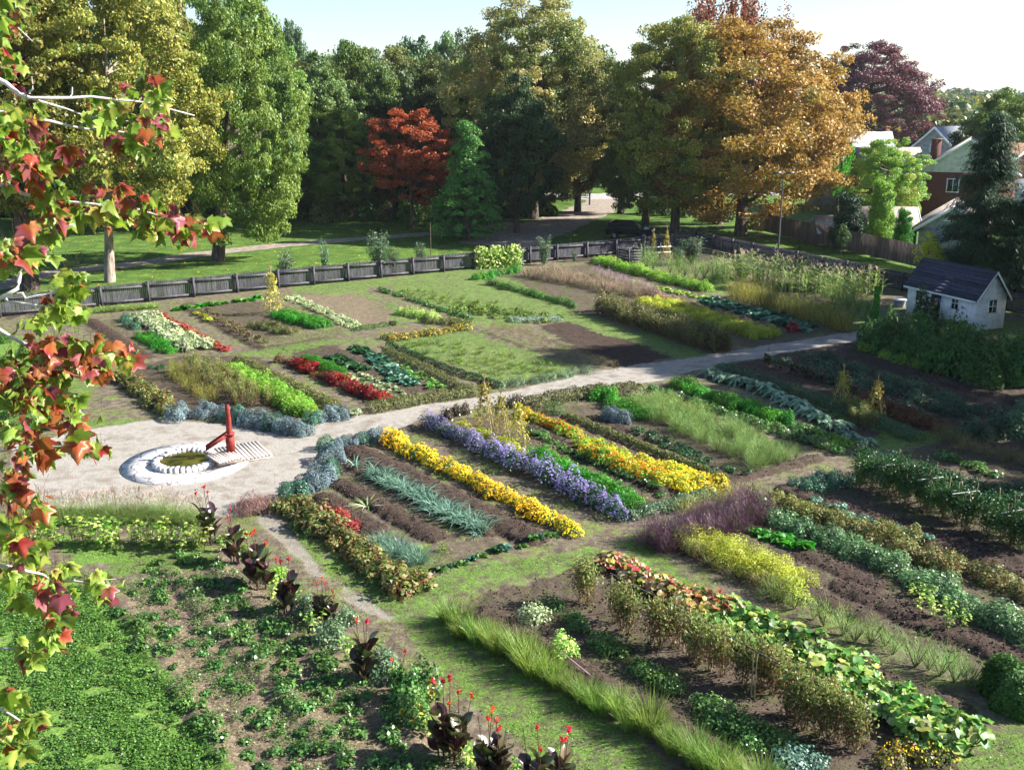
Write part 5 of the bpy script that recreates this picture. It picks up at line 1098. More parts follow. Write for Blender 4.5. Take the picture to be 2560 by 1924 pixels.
row('bush', (872, 672), (938, 686), .45, 'pale yellow-green plant in the clump left of the herb bed', 'pale_plant', 'plant', 'pale clump plants', ranks=2, mats=['lf_hosta'], s=(.9, 1.2))
row('bush', (930, 690), (1000, 700), .5, 'wispy faded plant behind the far yellow strip', 'faded_plant', 'plant', mats=['lf_oliveg'], s=(.8, 1.1), ranks=2)
hedge([(1095, 690), (1215, 688)], 1.1, .25, 'lf_silver', 'silvery low herb patch beyond the fading hedge', .035, 420, 'herb_patch', cat='plant')
hedge([(760, 712), (840, 700)], .7, .2, 'lf_mid', 'low green strip under the dry mulch bed', .035, 300, 'herb_patch', cat='plant')
row('clump', (820, 622), (1018, 686), .5, 'dark green strawberry clump along the grassy strip', 'strawberry_plant', 'strawberry', 'strawberries by the grassy strip', s=(1., 1.5))
one('clump', (850, 702), 1.3, 'lone low clump at the corner of the path', 'low_plant', 'plant')
row('lowrow', (1000, 660), (1180, 690), .6, 'thin weed in the grassy herb bed', 'weed', 'weed', 'weeds of the herb bed', mats=['lf_grassblade'], ranks=3, rsp=1., lat=.4, s=(.8, 1.6), zs=1.2)
row('grasstuft', (870, 625), (1130, 680), .55, 'grass tuft in the far grassy bed', 'grass_tuft', 'grass', 'tufts of the far grassy bed', ranks=3, rsp=.8, lat=.3, s=(1., 1.7))
row('grasstuft', (880, 740), (1180, 800), .5, 'grass tuft in the weedy square bed', 'grass_tuft', 'grass', 'tufts of the weedy square bed', ranks=4, rsp=.9, lat=.35, s=(.8, 1.6))
# ------------------------------------------------------------------ planting: far middle and right
row('bush', (1030, 600), (1118, 582), .6, 'rounded green herb near the far fence', 'herb_bush', 'bush', 'herbs near the far fence', mats=['lf_bright'], s=(1.1, 1.5), ranks=1)
row('bush', (1062, 610), (1244, 660), .5, 'green mixed herb in the row beside the grass', 'herb_bush', 'bush', 'herbs beside the grass', mats=['lf_mid'], s=(.8, 1.2), ranks=1)
row('wispy', (1150, 590), (1400, 635), .5, 'pinkish brown wispy flower in the far faded bed', 'faded_flower', 'flower', 'wispy flowers of the far bed', mats=['lf_pinkdry'], s=(1.3, 1.9), ranks=4, rsp=.6)
row('wispy', (1290, 590), (1412, 632), .45, 'mauve flower spike along the back of the faded bed', 'mauve_flower', 'flower', 'mauve flowers of the far bed', mats=['fl_pink'], s=(1.2, 1.6))
row('bush', (1290, 563), (1525, 625), .45, 'yellow-green leafy plant in the long far row', 'leafy_plant', 'plant', 'yellow-green plants of the long far row', mats=['lf_lime'], s=(1.2, 1.6), ranks=2, rsp=.5)
row('lettuce', (1285, 590), (1520, 640), .6, 'low green vegetable before the long far row', 'leafy_green', 'plant', 'low vegetables before the far row', mats=['lf_hosta'], s=(1., 1.6), ranks=2, rsp=.5)
row('tomato_mix', (1300, 672), (1560, 760), .42, 'leafy staked pepper plant in the tall rows right of the grass path', 'pepper_plant', 'pepper plant', 'staked plants right of the grass path', ranks=3, rsp=.6, s=(.95, 1.2), z=0)
row('bush', (1400, 648), (1650, 722), .5, 'yellow-green sweet potato plant in the wide bright carpet', 'sweet_potato_plant', 'plant', 'plants of the wide bright carpet', ranks=4, rsp=.5, mats=['lf_limeyellow'], s=(.9, 1.2))
row('bush', (1420, 640), (1655, 705), .5, 'salmon-tinted plant along the back of the wide bright carpet', 'salmon_plant', 'plant', 'salmon-tinted plants', mats=['lf_pinkdry'], s=(.8, 1.1))
row('kale', (1530, 645), (1750, 708), .5, 'large blue-green kale in the dark rows', 'kale_plant', 'kale', 'kale of the dark rows', ranks=3, rsp=.6, s=(1.5, 2.), mats=['lf_teal'])
one('celosia', (1712, 716), 1.3, 'small red-stemmed chard at the end of the dark kale rows', 'chard_plant', 'chard', mats=['lf_rowred'])
row('asparagus', (1590, 632), (1835, 705), .5, 'tall yellow-brown asparagus fern in the broad golden hedge', 'asparagus_plant', 'asparagus', 'asparagus of the golden hedge', ranks=3, rsp=.55, s=(1., 1.3), z=.3)
row('dill', (1395, 572), (1560, 605), .9, 'pale green fennel plume before the far corner', 'fennel_plant', 'fennel', 'fennel before the far corner', s=(1.7, 2.4))
row('dill', (1780, 640), (1880, 680), .8, 'pale green fennel at the right end of the golden hedge', 'fennel_plant', 'fennel', 'fennel at the golden hedge', s=(1.4, 1.8))
row('corn', (1575, 600), (1870, 648), .55, 'tall pale corn stalk in the corn rows by the right fence', 'corn_plant', 'corn', 'corn rows', ranks=5, rsp=1.0, lat=.25, s=(1., 1.25), z=0)
b = MB(); rng = RNG; n = 900; t = rng.random(n); a = rng.random(n) * 6.28; leaves(b, 'lf_bright', np.stack([.16 * np.cos(a), .16 * np.sin(a), t * 2.25], 1), np.stack([np.cos(a), np.sin(a), 0 * a], 1), .07, .7, .5, rng)
q = G(1888, 700); root = thing('vine_post', 'slim post wrapped in green vine before the shed', 'vine post', (q[0], q[1], 0)); obj('vine', b, root); b = MB(); tube(b, 'cane', [(0, 0, 0), (0, 0, 2.2)], .05, 6); obj('post', b, root)
row('bushbig', (1925, 735), (2190, 815), .75, 'tall shaded sunflower-like plant in the dark thicket before the shed', 'tall_plant', 'plant', 'tall plants of the dark thicket', ranks=5, rsp=.8, lat=.2, s=(1.2, 1.6), mats=['lf_mid'], z=.3, zs=1.5)
one('bushbig', (1990, 700), 1.3, 'climbing shrub leaning on the shed wall by its window', 'climbing_shrub', 'shrub', mats=['lf_dark'], zs=2.1)
for i, (x, y) in enumerate(((1866, 757), (1913, 773), (1945, 784), (1980, 792))): one('bush', (x, y), 1.15, 'round lime-green bush in the line of four along the shaded bed', 'round_bush', 'bush', 'four lime bushes', mats=['lf_lime'], v=i)
row('canna', (1650, 785), (1850, 862), .5, 'dark reddish plant in the shaded row beside the path', 'dark_plant', 'plant', 'dark plants of the shaded row', s=(.42, .55), z=0)
row('bush', (1860, 865), (2030, 925), .5, 'shaded bronze plant at the end of the dark row', 'dark_plant', 'plant', 'bronze plants in shade', mats=['lf_celosia'], s=(1., 1.4), ranks=2, rsp=.5)
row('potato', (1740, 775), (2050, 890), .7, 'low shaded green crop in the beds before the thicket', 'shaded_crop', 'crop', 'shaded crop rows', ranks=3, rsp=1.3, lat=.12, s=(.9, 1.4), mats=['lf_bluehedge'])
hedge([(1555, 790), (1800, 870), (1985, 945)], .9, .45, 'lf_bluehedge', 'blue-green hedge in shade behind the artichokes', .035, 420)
for i, (x, y) in enumerate(((1540, 812), (1565, 822), (1592, 828), (1622, 836), (1655, 848), (1672, 858), (1702, 872), (1728, 880), (1748, 898), (1772, 910), (1792, 925), (1818, 925), (1832, 945))):
    one('artichoke', (x, y), rnd.uniform(1.1, 1.5), 'large silver artichoke with jagged arching leaves in the artichoke row', 'artichoke_plant', 'artichoke', 'artichokes of the row', v=i)
one('artichoke', (1872, 958), .95, 'lone silver artichoke at the lower end past the row', 'artichoke_plant', 'artichoke')
for i, (x, y, lab) in enumerate(((1815, 880, 'dry cane tepee with yellow bean leaves at the left of the pair'), (1888, 905, 'dry cane tepee at the right of the pair'))): one('tepee', (x, y), .95, lab, 'bean_tepee', 'bean tepee', v=i)
row('tomato', (1830, 890), (1880, 925), .4, 'yellowing bean plant between the two cane tepees', 'bean_plant', 'bean plant', 'bean plants between the tepees', s=(.5, .7), z=0, ranks=2)
row('bush', (1462, 828), (1700, 908), .42, 'fresh green potato plant in the row behind the pale strawberries', 'potato_plant', 'potato plant', 'green row behind the strawberries', mats=['lf_bright'], s=(.85, 1.15), ranks=2, rsp=.35)
row('lowrow', (1765, 937), (1832, 954), .4, 'yellow-green creeping plant at the lower end of the green row', 'creeping_plant', 'plant', mats=['lf_lime'], ranks=2, s=(1., 1.4))
row('clump', (1720, 915), (1790, 940), .4, 'dark green clump between the green row and the creeping plants', 'low_plant', 'plant', ranks=2)
row('white', (1412, 835), (1812, 970), .36, 'low white-edged strawberry in the long pale row', 'strawberry_plant', 'strawberry', 'white-edged strawberries', s=(.65, .85), ranks=2, rsp=.3, mats=['lf_strawberry'])
# lower right
row('haze', (1420, 1165), (1640, 1092), .5, 'purple-brown cloud of love grass in the smoky mound', 'purple_grass', 'grass', 'purple grass of the smoky mound', ranks=3, rsp=.42, s=(.85, 1.2), z=.25)
row('wispy', (1480, 1100), (1620, 1062), .5, 'straw-yellow seed stalk behind the smoky mound', 'seed_stalk', 'grass', 'seed stalks behind the mound', ranks=2, s=(.9, 1.3))
row('bushfine', (1500, 1155), (1745, 1262), .38, 'yellow-lime bush in the broad glowing row', 'golden_bush', 'bush', 'golden bushes of the glowing row', ranks=3, rsp=.4, mats=['lf_limeyellow'], s=(.95, 1.3), z=.3)
row('wispy', (1490, 1190), (1690, 1288), .42, 'rust-coloured wispy plant at the foot of the glowing row', 'rust_plant', 'plant', 'rusty plants at the glowing row', mats=['lf_drab'], s=(1., 1.4))
row('wispy', (1670, 1290), (2090, 1475), .3, 'thin feathery carrot-like plant in the sparse sunny row', 'wispy_plant', 'plant', 'wispy plants of the sparse row', s=(1.2, 1.7), mats=['lf_dill'], skip=.12)
row('lettuce', (1602, 1128), (1738, 1175), .34, 'bright green romaine lettuce beyond the glowing row', 'lettuce_plant', 'lettuce', 'romaine lettuces', mats=['lf_bright'], s=(1.1, 1.4), ranks=2, rsp=.32)
row('bush', (1645, 1106), (1900, 1205), .36, 'grey-green whitish plant in the upper part of the pale long row', 'sage_plant', 'plant', 'pale row upper part', mats=['lf_sage'], s=(.85, 1.15), ranks=2, rsp=.36)
row('bush', (1905, 1210), (2240, 1380), .46, 'grey-green whitish plant in the lower part of the pale long row', 'sage_plant', 'plant', 'pale row lower part', mats=['lf_sage'], s=(.8, 1.45), ranks=2, rsp=.45)
row('stemleaf', (1950, 1290), (2060, 1360), .6, 'taller green plant standing out of the pale long row', 'tall_plant', 'plant', 'taller plants of the pale row', s=(.6, .8), mats=['lf_strawberry'], ranks=2, rsp=.4)
row('bush', (1672, 1082), (1960, 1165), .38, 'olive and orange flowered bush in the upper bronze row', 'bronze_plant', 'plant', 'bronze row upper', mats=['lf_bronze'], s=(.8, 1.2), ranks=2, rsp=.4)
row('bush', (1850, 1150), (2240, 1280), .42, 'olive bush in the lower bronze row', 'bronze_plant', 'plant', 'bronze row lower', mats=['lf_peony'], s=(.8, 1.2), ranks=2, rsp=.45)
row('lowrow', (1760, 1080), (2000, 1160), .4, 'pale low plant beside the upper bronze row', 'low_plant', 'plant', 'pale low plants by the bronze row', mats=['lf_leek'])
row('tomato_green', (1850, 1040), (2230, 1190), .45, 'tall green tomato plant in the shaded staked row', 'tomato_plant', 'tomato plant', 'green tomatoes of the shaded row', ranks=2, rsp=.6, s=(.95, 1.2), z=0)
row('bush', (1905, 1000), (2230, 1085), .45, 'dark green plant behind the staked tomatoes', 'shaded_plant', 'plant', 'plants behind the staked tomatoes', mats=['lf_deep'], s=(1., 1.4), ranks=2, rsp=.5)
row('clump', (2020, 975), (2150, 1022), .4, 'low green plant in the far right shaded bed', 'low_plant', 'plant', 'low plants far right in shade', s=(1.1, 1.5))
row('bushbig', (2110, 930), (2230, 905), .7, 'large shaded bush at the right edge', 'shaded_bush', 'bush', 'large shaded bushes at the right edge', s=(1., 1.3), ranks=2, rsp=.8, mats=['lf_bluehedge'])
row('wispy', (2040, 945), (2230, 1010), .5, 'brownish shaded plant in the row by the right edge', 'shaded_plant', 'plant', 'brownish shaded plants', mats=['lf_drab'], s=(1., 1.5), ranks=2)
row('bush', (1730, 1050), (1810, 1030), .35, 'leafy green edging plant by the lower path', 'edging_plant', 'plant', 'edging plants by the lower path', mats=['lf_teal'], s=(.8, 1.), ranks=2)
for i, (x, y, r_) in enumerate(((1925, 1005, 10), (2010, 1035, 10), (2085, 1065, 10), (2190, 1105, 15))):
    q = G(x, y, 1.1); root = thing('stake_frame', ('pale crossed stake frame at the far end of the tomato row', 'pale crossed stake frame second along the tomato row', 'pale crossed stake frame third along the tomato row', 'pale crossed stake frame nearest the right edge')[i], 'stake', (q[0], q[1], 0), R(r_)); b = MB(); tube(b, 'rail_wood', [(0, 0, 0), (0, 0, 1.15)], .022, 5); obj('stake', b, root); b = MB(); tube(b, 'pale_cloth', [(-.45, 0, 1.12), (.45, 0, 1.16)], .012, 5); obj('crosspiece', b, root)
q = G(2200, 1512); b = MB(); rng = RNG; p, d = dome(17000, .9, .8, rng, .78, 0); leaves(b, 'lf_mid', p + rng.normal(size=p.shape) * .02, d, .04, .6, .5, rng); obj('clipped_shrub', b, None, (q[0], q[1], -.02), label='dense clipped round green shrub at the lower right edge', cat='shrub')
# tomato bed
TM = [(1254, 1300), (1268, 1308), (1330, 1345), (1345, 1362), (1358, 1370), (1408, 1392), (1425, 1402), (1455, 1398), (1488, 1425), (1503, 1440), (1535, 1452), (1560, 1462), (1602, 1484), (1640, 1492), (1668, 1500), (1700, 1545), (1716, 1565), (1735, 1575), (1768, 1590), (1785, 1596), (1808, 1600), (1832, 1612), (1846, 1620), (1560, 1425), (1680, 1482), (1790, 1545)]
for i, (x, y) in enumerate(TM): one('tomato', (x, y), rnd.uniform(.95, 1.12) if i < 23 else .8, 'withered tomato vine in the staked row' + ordl(i, 23) if i < 23 else 'small tomato vine tucked behind the staked row' + ordl(i - 23, 3), 'tomato_plant', 'tomato plant', 'withered tomatoes on stakes' if i < 23 else 'second line of tomatoes', v=i)
for i, ((x0, y0), (x1, y1), lab) in enumerate((((1318, 1237), (1475, 1312), 'long thin pole laid along the top of the upper tomato stakes'), ((1477, 1313), (1632, 1405), 'long thin pole laid along the middle tomato stakes'), ((1633, 1406), (1790, 1482), 'long thin pole laid along the lower tomato stakes'))):
    a_ = G(x0, y0, 1.15); b_ = G(x1, y1, 1.15); b = MB(); d = np.array(b_) - np.array(a_); tube(b, 'old_wood', [(0, 0, 1.15), (d[0] * .5, d[1] * .5, 1.11), (d[0], d[1], 1.15)], .016, 6)
    root = thing('support_rail', lab, 'pole', (a_[0], a_[1], 0)); obj('rail', b, root)
    b = MB(); [tube(b, 'cane', [(d[0] * t, d[1] * t, -.02), (d[0] * t, d[1] * t, 1.13)], .018, 5) for t in (0.02, .98)]; obj('upright', b, root)
row('squash_red', (1320, 1205), (1560, 1315), .4, 'squash plant with red, cream and yellow turning leaves at the upper end of the mound', 'squash_plant', 'squash', 'reddened squash plants', ranks=2, rsp=.42, s=(.8, 1.05), lat=.1, z=.3)
row('squash', (1560, 1320), (2060, 1580), .38, 'green squash plant in the lower mound', 'squash_plant', 'squash', 'green squash plants', ranks=3, rsp=.42, s=(.85, 1.15), lat=.1, z=.3)
one('bush', (1152, 1340), 1.15, 'pale green bushy bean plant at the top of the soil bed', 'bean_plant', 'bean plant', mats=['lf_variegated']); one('bushbig', (1215, 1420), .72, 'bright green amaranth with a leaning magenta stalk', 'amaranth_plant', 'plant', mats=['lf_hosta'])
q0 = G(1200, 1398, .4); q1 = G(1290, 1470, .02); b = MB(); tube(b, 'fl_pink', [(0, 0, .42), (q1[0] - q0[0], q1[1] - q0[1], .02)], [.012, .02], 5); obj('fallen_stalk', b, None, (q0[0], q0[1], 0), label='magenta stalk fallen over the soil beside the bright amaranth', cat='stalk')
for i, (x, y, s) in enumerate(((1190, 1310, 1.3), (1250, 1358, 1.), (1240, 1340, 1.), (1318, 1402, 1.3), (1300, 1392, 1.2), (1338, 1410, 1.), (1385, 1450, 1.2), (1405, 1465, 1.1), (1435, 1478, 1.2), (1455, 1490, 1.), (1530, 1535, 1.3), (1555, 1550, 1.3), (1580, 1560, 1.4), (1600, 1580, 1.4), (1560, 1575, 1.2), (1635, 1590, 1.3), (1660, 1600, 1.2), (1690, 1610, 1.2), (1620, 1610, 1.2), (1720, 1640, 1.2), (1700, 1655, 1.2), (1760, 1655, 1.))):
    one('potato', (x, y), s * .8, 'low vine sprawling on the bare soil' + ordl(i, 22), 'low_vine', 'vine', 'low vines on the bare soil', mats=['lf_strawberry' if i < 19 else 'lf_leek'], v=i)
for i, (x, y) in enumerate(((1950, 1625), (1990, 1640), (2030, 1640), (1925, 1650))): one('marigold_few', (x, y), .9, 'sparse orange-flowered marigold at the lower right corner', 'marigold_plant', 'marigold', 'marigolds at the lower right', v=i, mats=['lf_peony'])
row('chives', (962, 1345), (1640, 1728), .4, 'tall lime-green garlic chives tuft in the diagonal row', 'chives_tuft', 'chives', 'chives of the diagonal row', ranks=1, rsp=.24, s=(.95, 1.3), z=0, lat=.06)
# cannas
for i, (x, y, s) in enumerate(((461, 1172, 1.05), (508, 1216, .95), (548, 1258, .95), (566, 1272, 1.), (621, 1322, .95), (700, 1345, .75), (716, 1350, .6), (785, 1470, .98), (862, 1508, .75), (960, 1628, 1.02), (982, 1636, .9), (1052, 1690, .95), (1072, 1700, .9), (1160, 1730, .92), (1208, 1738, .95))):
    one('canna', (x, y), s * 1.1, ('dark-leaved canna with red flowers nearest the well', 'purple canna second from the well', 'purple canna third from the well, front one of a close pair', 'dark canna right behind the third from the well', 'glossy dark canna beside the first feathery bush', 'low dark canna half hidden in feathery green', 'smallest dark canna half hidden in feathery green', 'tall dark canna with spent flower spikes beside a rounded green bush', 'canna almost hidden behind the orange-flowered bush', 'large glossy purple canna near the bottom edge', 'bronze canna touching the large glossy purple one', 'bronze-green canna cut by the bottom edge', 'bronze canna leaning right at the bottom edge', 'dark canna with two red flower heads at the bottom edge', 'rightmost dark canna with the reddest flowers at the bottom edge')[i], 'canna_plant', 'canna', v=i)
for i, (x, y, s, lab) in enumerate(((662, 1330, .8, 'feathery grey-green bush between two cannas nearest the path'), (715, 1390, .85, 'feathery bush with small flowers under the low cannas'), (750, 1345, .6, 'small feathery bush right of the low cannas'), (822, 1458, .9, 'rounded feathery green bush right of the tall dark canna'))): one('bushbig', (x, y), s, lab, 'feathery_bush', 'bush', mats=['lf_shrub'], v=i)
for i, (x, y) in enumerate(((880, 1520), (898, 1560), (915, 1500))):
    put(K['marigold'][i][:1] and [('foliage', K['bushbig'][i][0][1]), ('blossoms', K['marigold'][i][1][1])], 'flowering_bush', *G(x, y), (.85, .85, 1.1), None, ('tall bush dotted with orange blooms', 'lower bush with few orange blooms below the tall one', 'upper bush with orange blooms on its right side')[i], 'bush', None, ['lf_strawberry'])
for i, (x, y, s_, m_, lab) in enumerate(((482, 1190, .9, 'lf_mid', 'leafy green plant under the first two cannas'), (530, 1215, .95, 'lf_hosta', 'leafy plant between the second and third cannas'), (590, 1290, 1., 'lf_mid', 'leafy green plant left of the fifth canna'), (640, 1300, .9, 'lf_mid', 'leafy green plant right of the fifth canna'), (680, 1365, 1., 'lf_shrub', 'grey-green plant left of the low cannas'), (755, 1425, 1., 'lf_mid', 'green plant between the low cannas and the tall dark one'), (848, 1475, .9, 'lf_mid', 'green plant above the orange-flowered bushes'), (930, 1590, 1.05, 'lf_mid', 'green plant between the flowering bushes and the large canna'), (1015, 1650, .95, 'lf_hosta', 'green plant right of the large glossy canna'), (1110, 1690, .9, 'lf_mid', 'green plant between the last cannas'))): one('stemleaf', (x, y), s_ * .75, lab, 'companion_plant', 'plant', mats=[m_], v=i)
one('bush', (505, 1165), 1., 'yellow-green shrublet between the first two cannas', 'small_bush', 'bush', mats=['lf_hosta']); one('bush', (600, 1250), .9, 'yellow-flowered shrublet behind the close pair of cannas', 'small_bush', 'bush', mats=['lf_lime'])
row('fountain', (60, 1122), (432, 1125), .42, 'arching fountain grass with pale plumes along the gravel circle', 'fountain_grass', 'grass', 'fountain grasses', s=(.75, .95), z=0, lat=.1, ranks=2, rsp=.35)
row('stemleaf', (75, 1172), (430, 1182), .42, 'upright pale-leaved plant before the fountain grass', 'broad_leaved_plant', 'plant', 'broad-leaved plants before the grass', s=(.85, 1.15), z=0, lat=.08, ranks=2, rsp=.35)
q = G(549, 1098); b = MB(); n = 1500; rng = RNG; p, d = dome(n, .78, .45, rng, .35, 0); blades(b, 'lf_brush', p, np.cross(d, rng.normal(size=(n, 3))) + [0, 0, .1], .3, .014, .1, 2, rng); obj('brush_pile', b, None, (q[0], q[1], 0), label='round pile of brown cut twigs on the gravel edge', cat='brush pile')
# strawberry field: clumps in converging rows
for a_, b_, n_ in (((270, 1310), (560, 1690), 'row nearest the clover'), ((300, 1230), (700, 1690), 'second row from the clover'), ((345, 1200), (830, 1690), 'middle row'), ((395, 1190), (960, 1690), 'second row from the cannas'), ((440, 1215), (860, 1560), 'row nearest the cannas')):
    row('clump', a_, b_, .27, 'dark strawberry clump in the ' + n_, 'strawberry_plant', 'strawberry', 'strawberries of the weedy field', s=(.4, 1.0), lat=.3, skip=.1)
for i, (x, y) in enumerate(((30, 940), (70, 930), (110, 925), (20, 900), (60, 890), (10, 860), (40, 830), (90, 850), (15, 790), (50, 770), (10, 740))): one('bushbig', (x, y), .75, 'loose green bush at the far left behind the maple leaves', 'loose_bush', 'bush', 'loose bushes at the far left', mats=['lf_mid'], v=i)
# shrubs trained by the fence
for i, (x, y, tp, r_, lab) in enumerate(((612, 612, 542, 1., 'wide silvery shrub by the fence behind the bean tower'), (703, 605, 512, .45, 'narrow upright fruit sapling by the fence'), (822, 597, 492, 1.15, 'tallest bushy pear shrub against the fence'), (850, 596, 530, .6, 'small shrub right beside the tallest pear shrub'), (910, 585, 522, .6, 'slim spindly shrub against the fence'), (1175, 572, 505, .7, 'grey-green willow-like shrub by the fence right of the vine screen'), (1240, 565, 535, .35, 'small climbing plant on the fence rail'), (1492, 570, 508, 1.15, 'large silvery olive-like shrub at the far corner'), (1465, 572, 530, .8, 'lower silvery shrub left of the large one at the corner'), (1232 - 900, 628, 598, .25, 'tiny vine climbing the fence at the left'), (1600, 600, 545, .9, 'silvery shrub before the corn at its left end'))):
    h = AT(x, tp, G(x, y)[1])[2]; o_ = put(K['shrub'][i % 4], 'fence_shrub', *G(x, y), (r_ * 1.6, r_ * 1.6, h / 2.), None, lab, 'shrub', None)
hx = [(1030, 582), (1052, 580), (1075, 578), (1098, 576), (1118, 575)]
q = G(1030, 581); q2 = G(1122, 575); root = thing('vine_screen', 'dense pale green vine covering a trellis by the far fence', 'vine', (q[0], q[1], 0)); d = np.array(q2) - np.array(q); L = np.linalg.norm(d); n = 2600; t = rng.random(n); hz_ = 1.75 * (.86 + .14 * np.sin(t * 17)); p = np.stack([d[0] * t, d[1] * t, hz_ * rng.random(n) ** .75], 1) + rng.normal(size=(n, 3)) * [.16, .16, .05]
b = MB(); leaves(b, 'lf_hosta', p, [.4, -.8, .5], .1 * rng.uniform(.6, 1.2, n), .75, .6, rng, .2); obj('foliage', b, root); b = MB(); [tube(b, 'cane', [(d[0] * t, d[1] * t, 0), (d[0] * t, d[1] * t, 1.8)], .03, 5) for t in (0, .33, .66, 1)]; obj('trellis', b, root)
for i, (x, y, tp, lab) in enumerate(((1410, 560, 505, 'yellow-green hop vine on its pole, left of the pair at the corner'), (1438, 560, 500, 'yellow-green hop vine on its pole, right of the pair at the corner'))):
    h = AT(x, tp, G(x, y)[1])[2]; put(K['tepee'][i], 'hop_vine', *G(x, y), (.8, .8, h / 1.7), None, lab, 'vine', None)
q = G(931, 582); h = AT(931, 482, q[1])[2]; b = MB(); tube(b, 'bark', [(0, 0, 0), (0, 0, h)], .035, 5); obj('bare_pole', b, None, (q[0], q[1], 0), label='bare thin pole rising above the far fence', cat='pole')
q = G(2100 / 1., 1); 
# undergrowth before the wood and the roadside hedge
b = MB(); n = 26000; t = rng.random(n); X_ = -75 + 80 * t; Y_ = 113 + 5 * rng.random(n) + 1.5 * np.sin(X_ * .3); Z_ = 1.7 * (1 + .4 * np.sin(X_ * .9) + .3 * np.sin(X_ * 2.3)) * rng.random(n); leaves(b, 'lf_dark', np.stack([X_, Y_, Z_], 1), [0, -.5, .8], .28, .7, .7, rng); obj('undergrowth', b, kind='stuff')
for i, (x, y, s, m) in enumerate(((905, 475, 3.2, 'lf_hosta'), (930, 470, 3.6, 'lf_hosta'), (955, 470, 3.4, 'lf_lime'), (880, 478, 2.8, 'lf_mid'), (980, 468, 2.6, 'lf_lime'), (700, 478, 3, 'lf_oliveg'), (740, 476, 3, 'lf_oliveg'), (790, 474, 3, 'lf_mid'), (830, 474, 2.6, 'lf_oliveg'))): one('bushbig', (x, y), s, ('bright pale bush' if i < 5 else 'dull olive bush') + ' at the edge of the wood ' + ('behind the red maple' if i < 5 else 'left of the red maple'), 'woodland_bush', 'bush', 'bright bushes at the wood edge' if i < 5 else 'olive bushes at the wood edge', mats=[m], v=i)
row('bushbig', (1395, 455), (1560, 470), 2.5, 'dark bush beside the dirt road under the trees', 'roadside_bush', 'bush', 'roadside bushes', s=(2.2, 2.8), mats=['lf_dark'])
row('bushbig', (1262, 398), (1400, 398), 3.5, 'dark rounded hedge bush behind the green sign', 'hedge_bush', 'bush', 'dark bushes behind the sign', s=(4, 5), mats=['lf_spruce'])

# ------------------------------------------------------------------ ground cover
def scatter_grass(name, polys, dens, L, m, w=.012, xr=None, near=0):
    b = MB()
    for p in polys:
        x0, y0 = p.min(0); x1, y1 = p.max(0); y1 = min(y1, 56); x0 = max(x0, -24); x1 = min(x1, 28); y0 = max(y0, 14)
        if y1 <= y0: continue
        A_ = (x1 - x0) * (y1 - y0); n = int(A_ * dens); X = x0 + (x1 - x0) * RNG.random(n); Y = y0 + (y1 - y0) * RNG.random(n); keep = inpoly(X, Y, p) & (vn(X, Y, .45) > .35 * RNG.random(n) + .15) & (RNG.random(n) < np.clip(30 / Y, 0, 1) ** 2); X = X[keep]; Y = Y[keep]
        f = ground_fields(X, Y); k = (f['gravel'] < .5) & (f['soil'] < .86); X, Y, Z = X[k], Y[k], f['h'][k]; n = len(X)
        if n: blades(b, m, np.stack([X, Y, Z - .01], 1), RNG.normal(size=(n, 3)) * .45 + [0, 0, 1.], L * (.5 + RNG.random(n)), w, .4, 1, RNG)
    obj(name, b, kind='stuff')
scatter_grass('grass', GRASS, 2200, .05, 'lf_grassblade', .018)
b = MB(); p = LUSH[0]; n = 110000; x0, y0 = p.min(0); x1, y1 = p.max(0); X = x0 + (x1 - x0) * RNG.random(n); Y = y0 + (y1 - y0) * RNG.random(n); k = inpoly(X + RNG.normal(size=n) * .22 + (vn(X, Y, .6) - .5) * 1.2, Y, p) & (vn(X, Y, .5) * .6 + vn(X + 9, Y, .16) * .4 > .36) ; X, Y = X[k], Y[k]; f = ground_fields(X, Y); leaves(b, 'lf_clover', np.stack([X, Y, f['h'] + .02 + .13 * vn(X, Y, .3) * RNG.random(len(X))], 1), [0, 0, 1.], .03, .8, .45, RNG, .15); obj('clover', b, kind='stuff')
b = MB(); p = MULCH[1]; n = 42000; x0, y0 = p.min(0); x1, y1 = p.max(0); X = x0 + (x1 - x0) * RNG.random(n); Y = y0 + (y1 - y0) * RNG.random(n); k = inpoly(X, Y, p) & (vn(X, Y, .6) > .25); X, Y = X[k], Y[k]; f = ground_fields(X, Y); n = len(X); d_ = RNG.normal(size=(n, 3)) * [1, 1, .25] + [0, 0, .25]; blades(b, 'lf_plume', np.stack([X, Y, f['h'] + .0], 1), d_, .07, .009, .3, 1, RNG)
k = RNG.random(n) < .5; blades(b, 'lf_grassblade', np.stack([X, Y, f['h']], 1)[k], RNG.normal(size=(k.sum(), 3)) * .5 + [0, 0, 1], .06, .012, .3, 1, RNG); obj('dry_grass', b, kind='stuff')
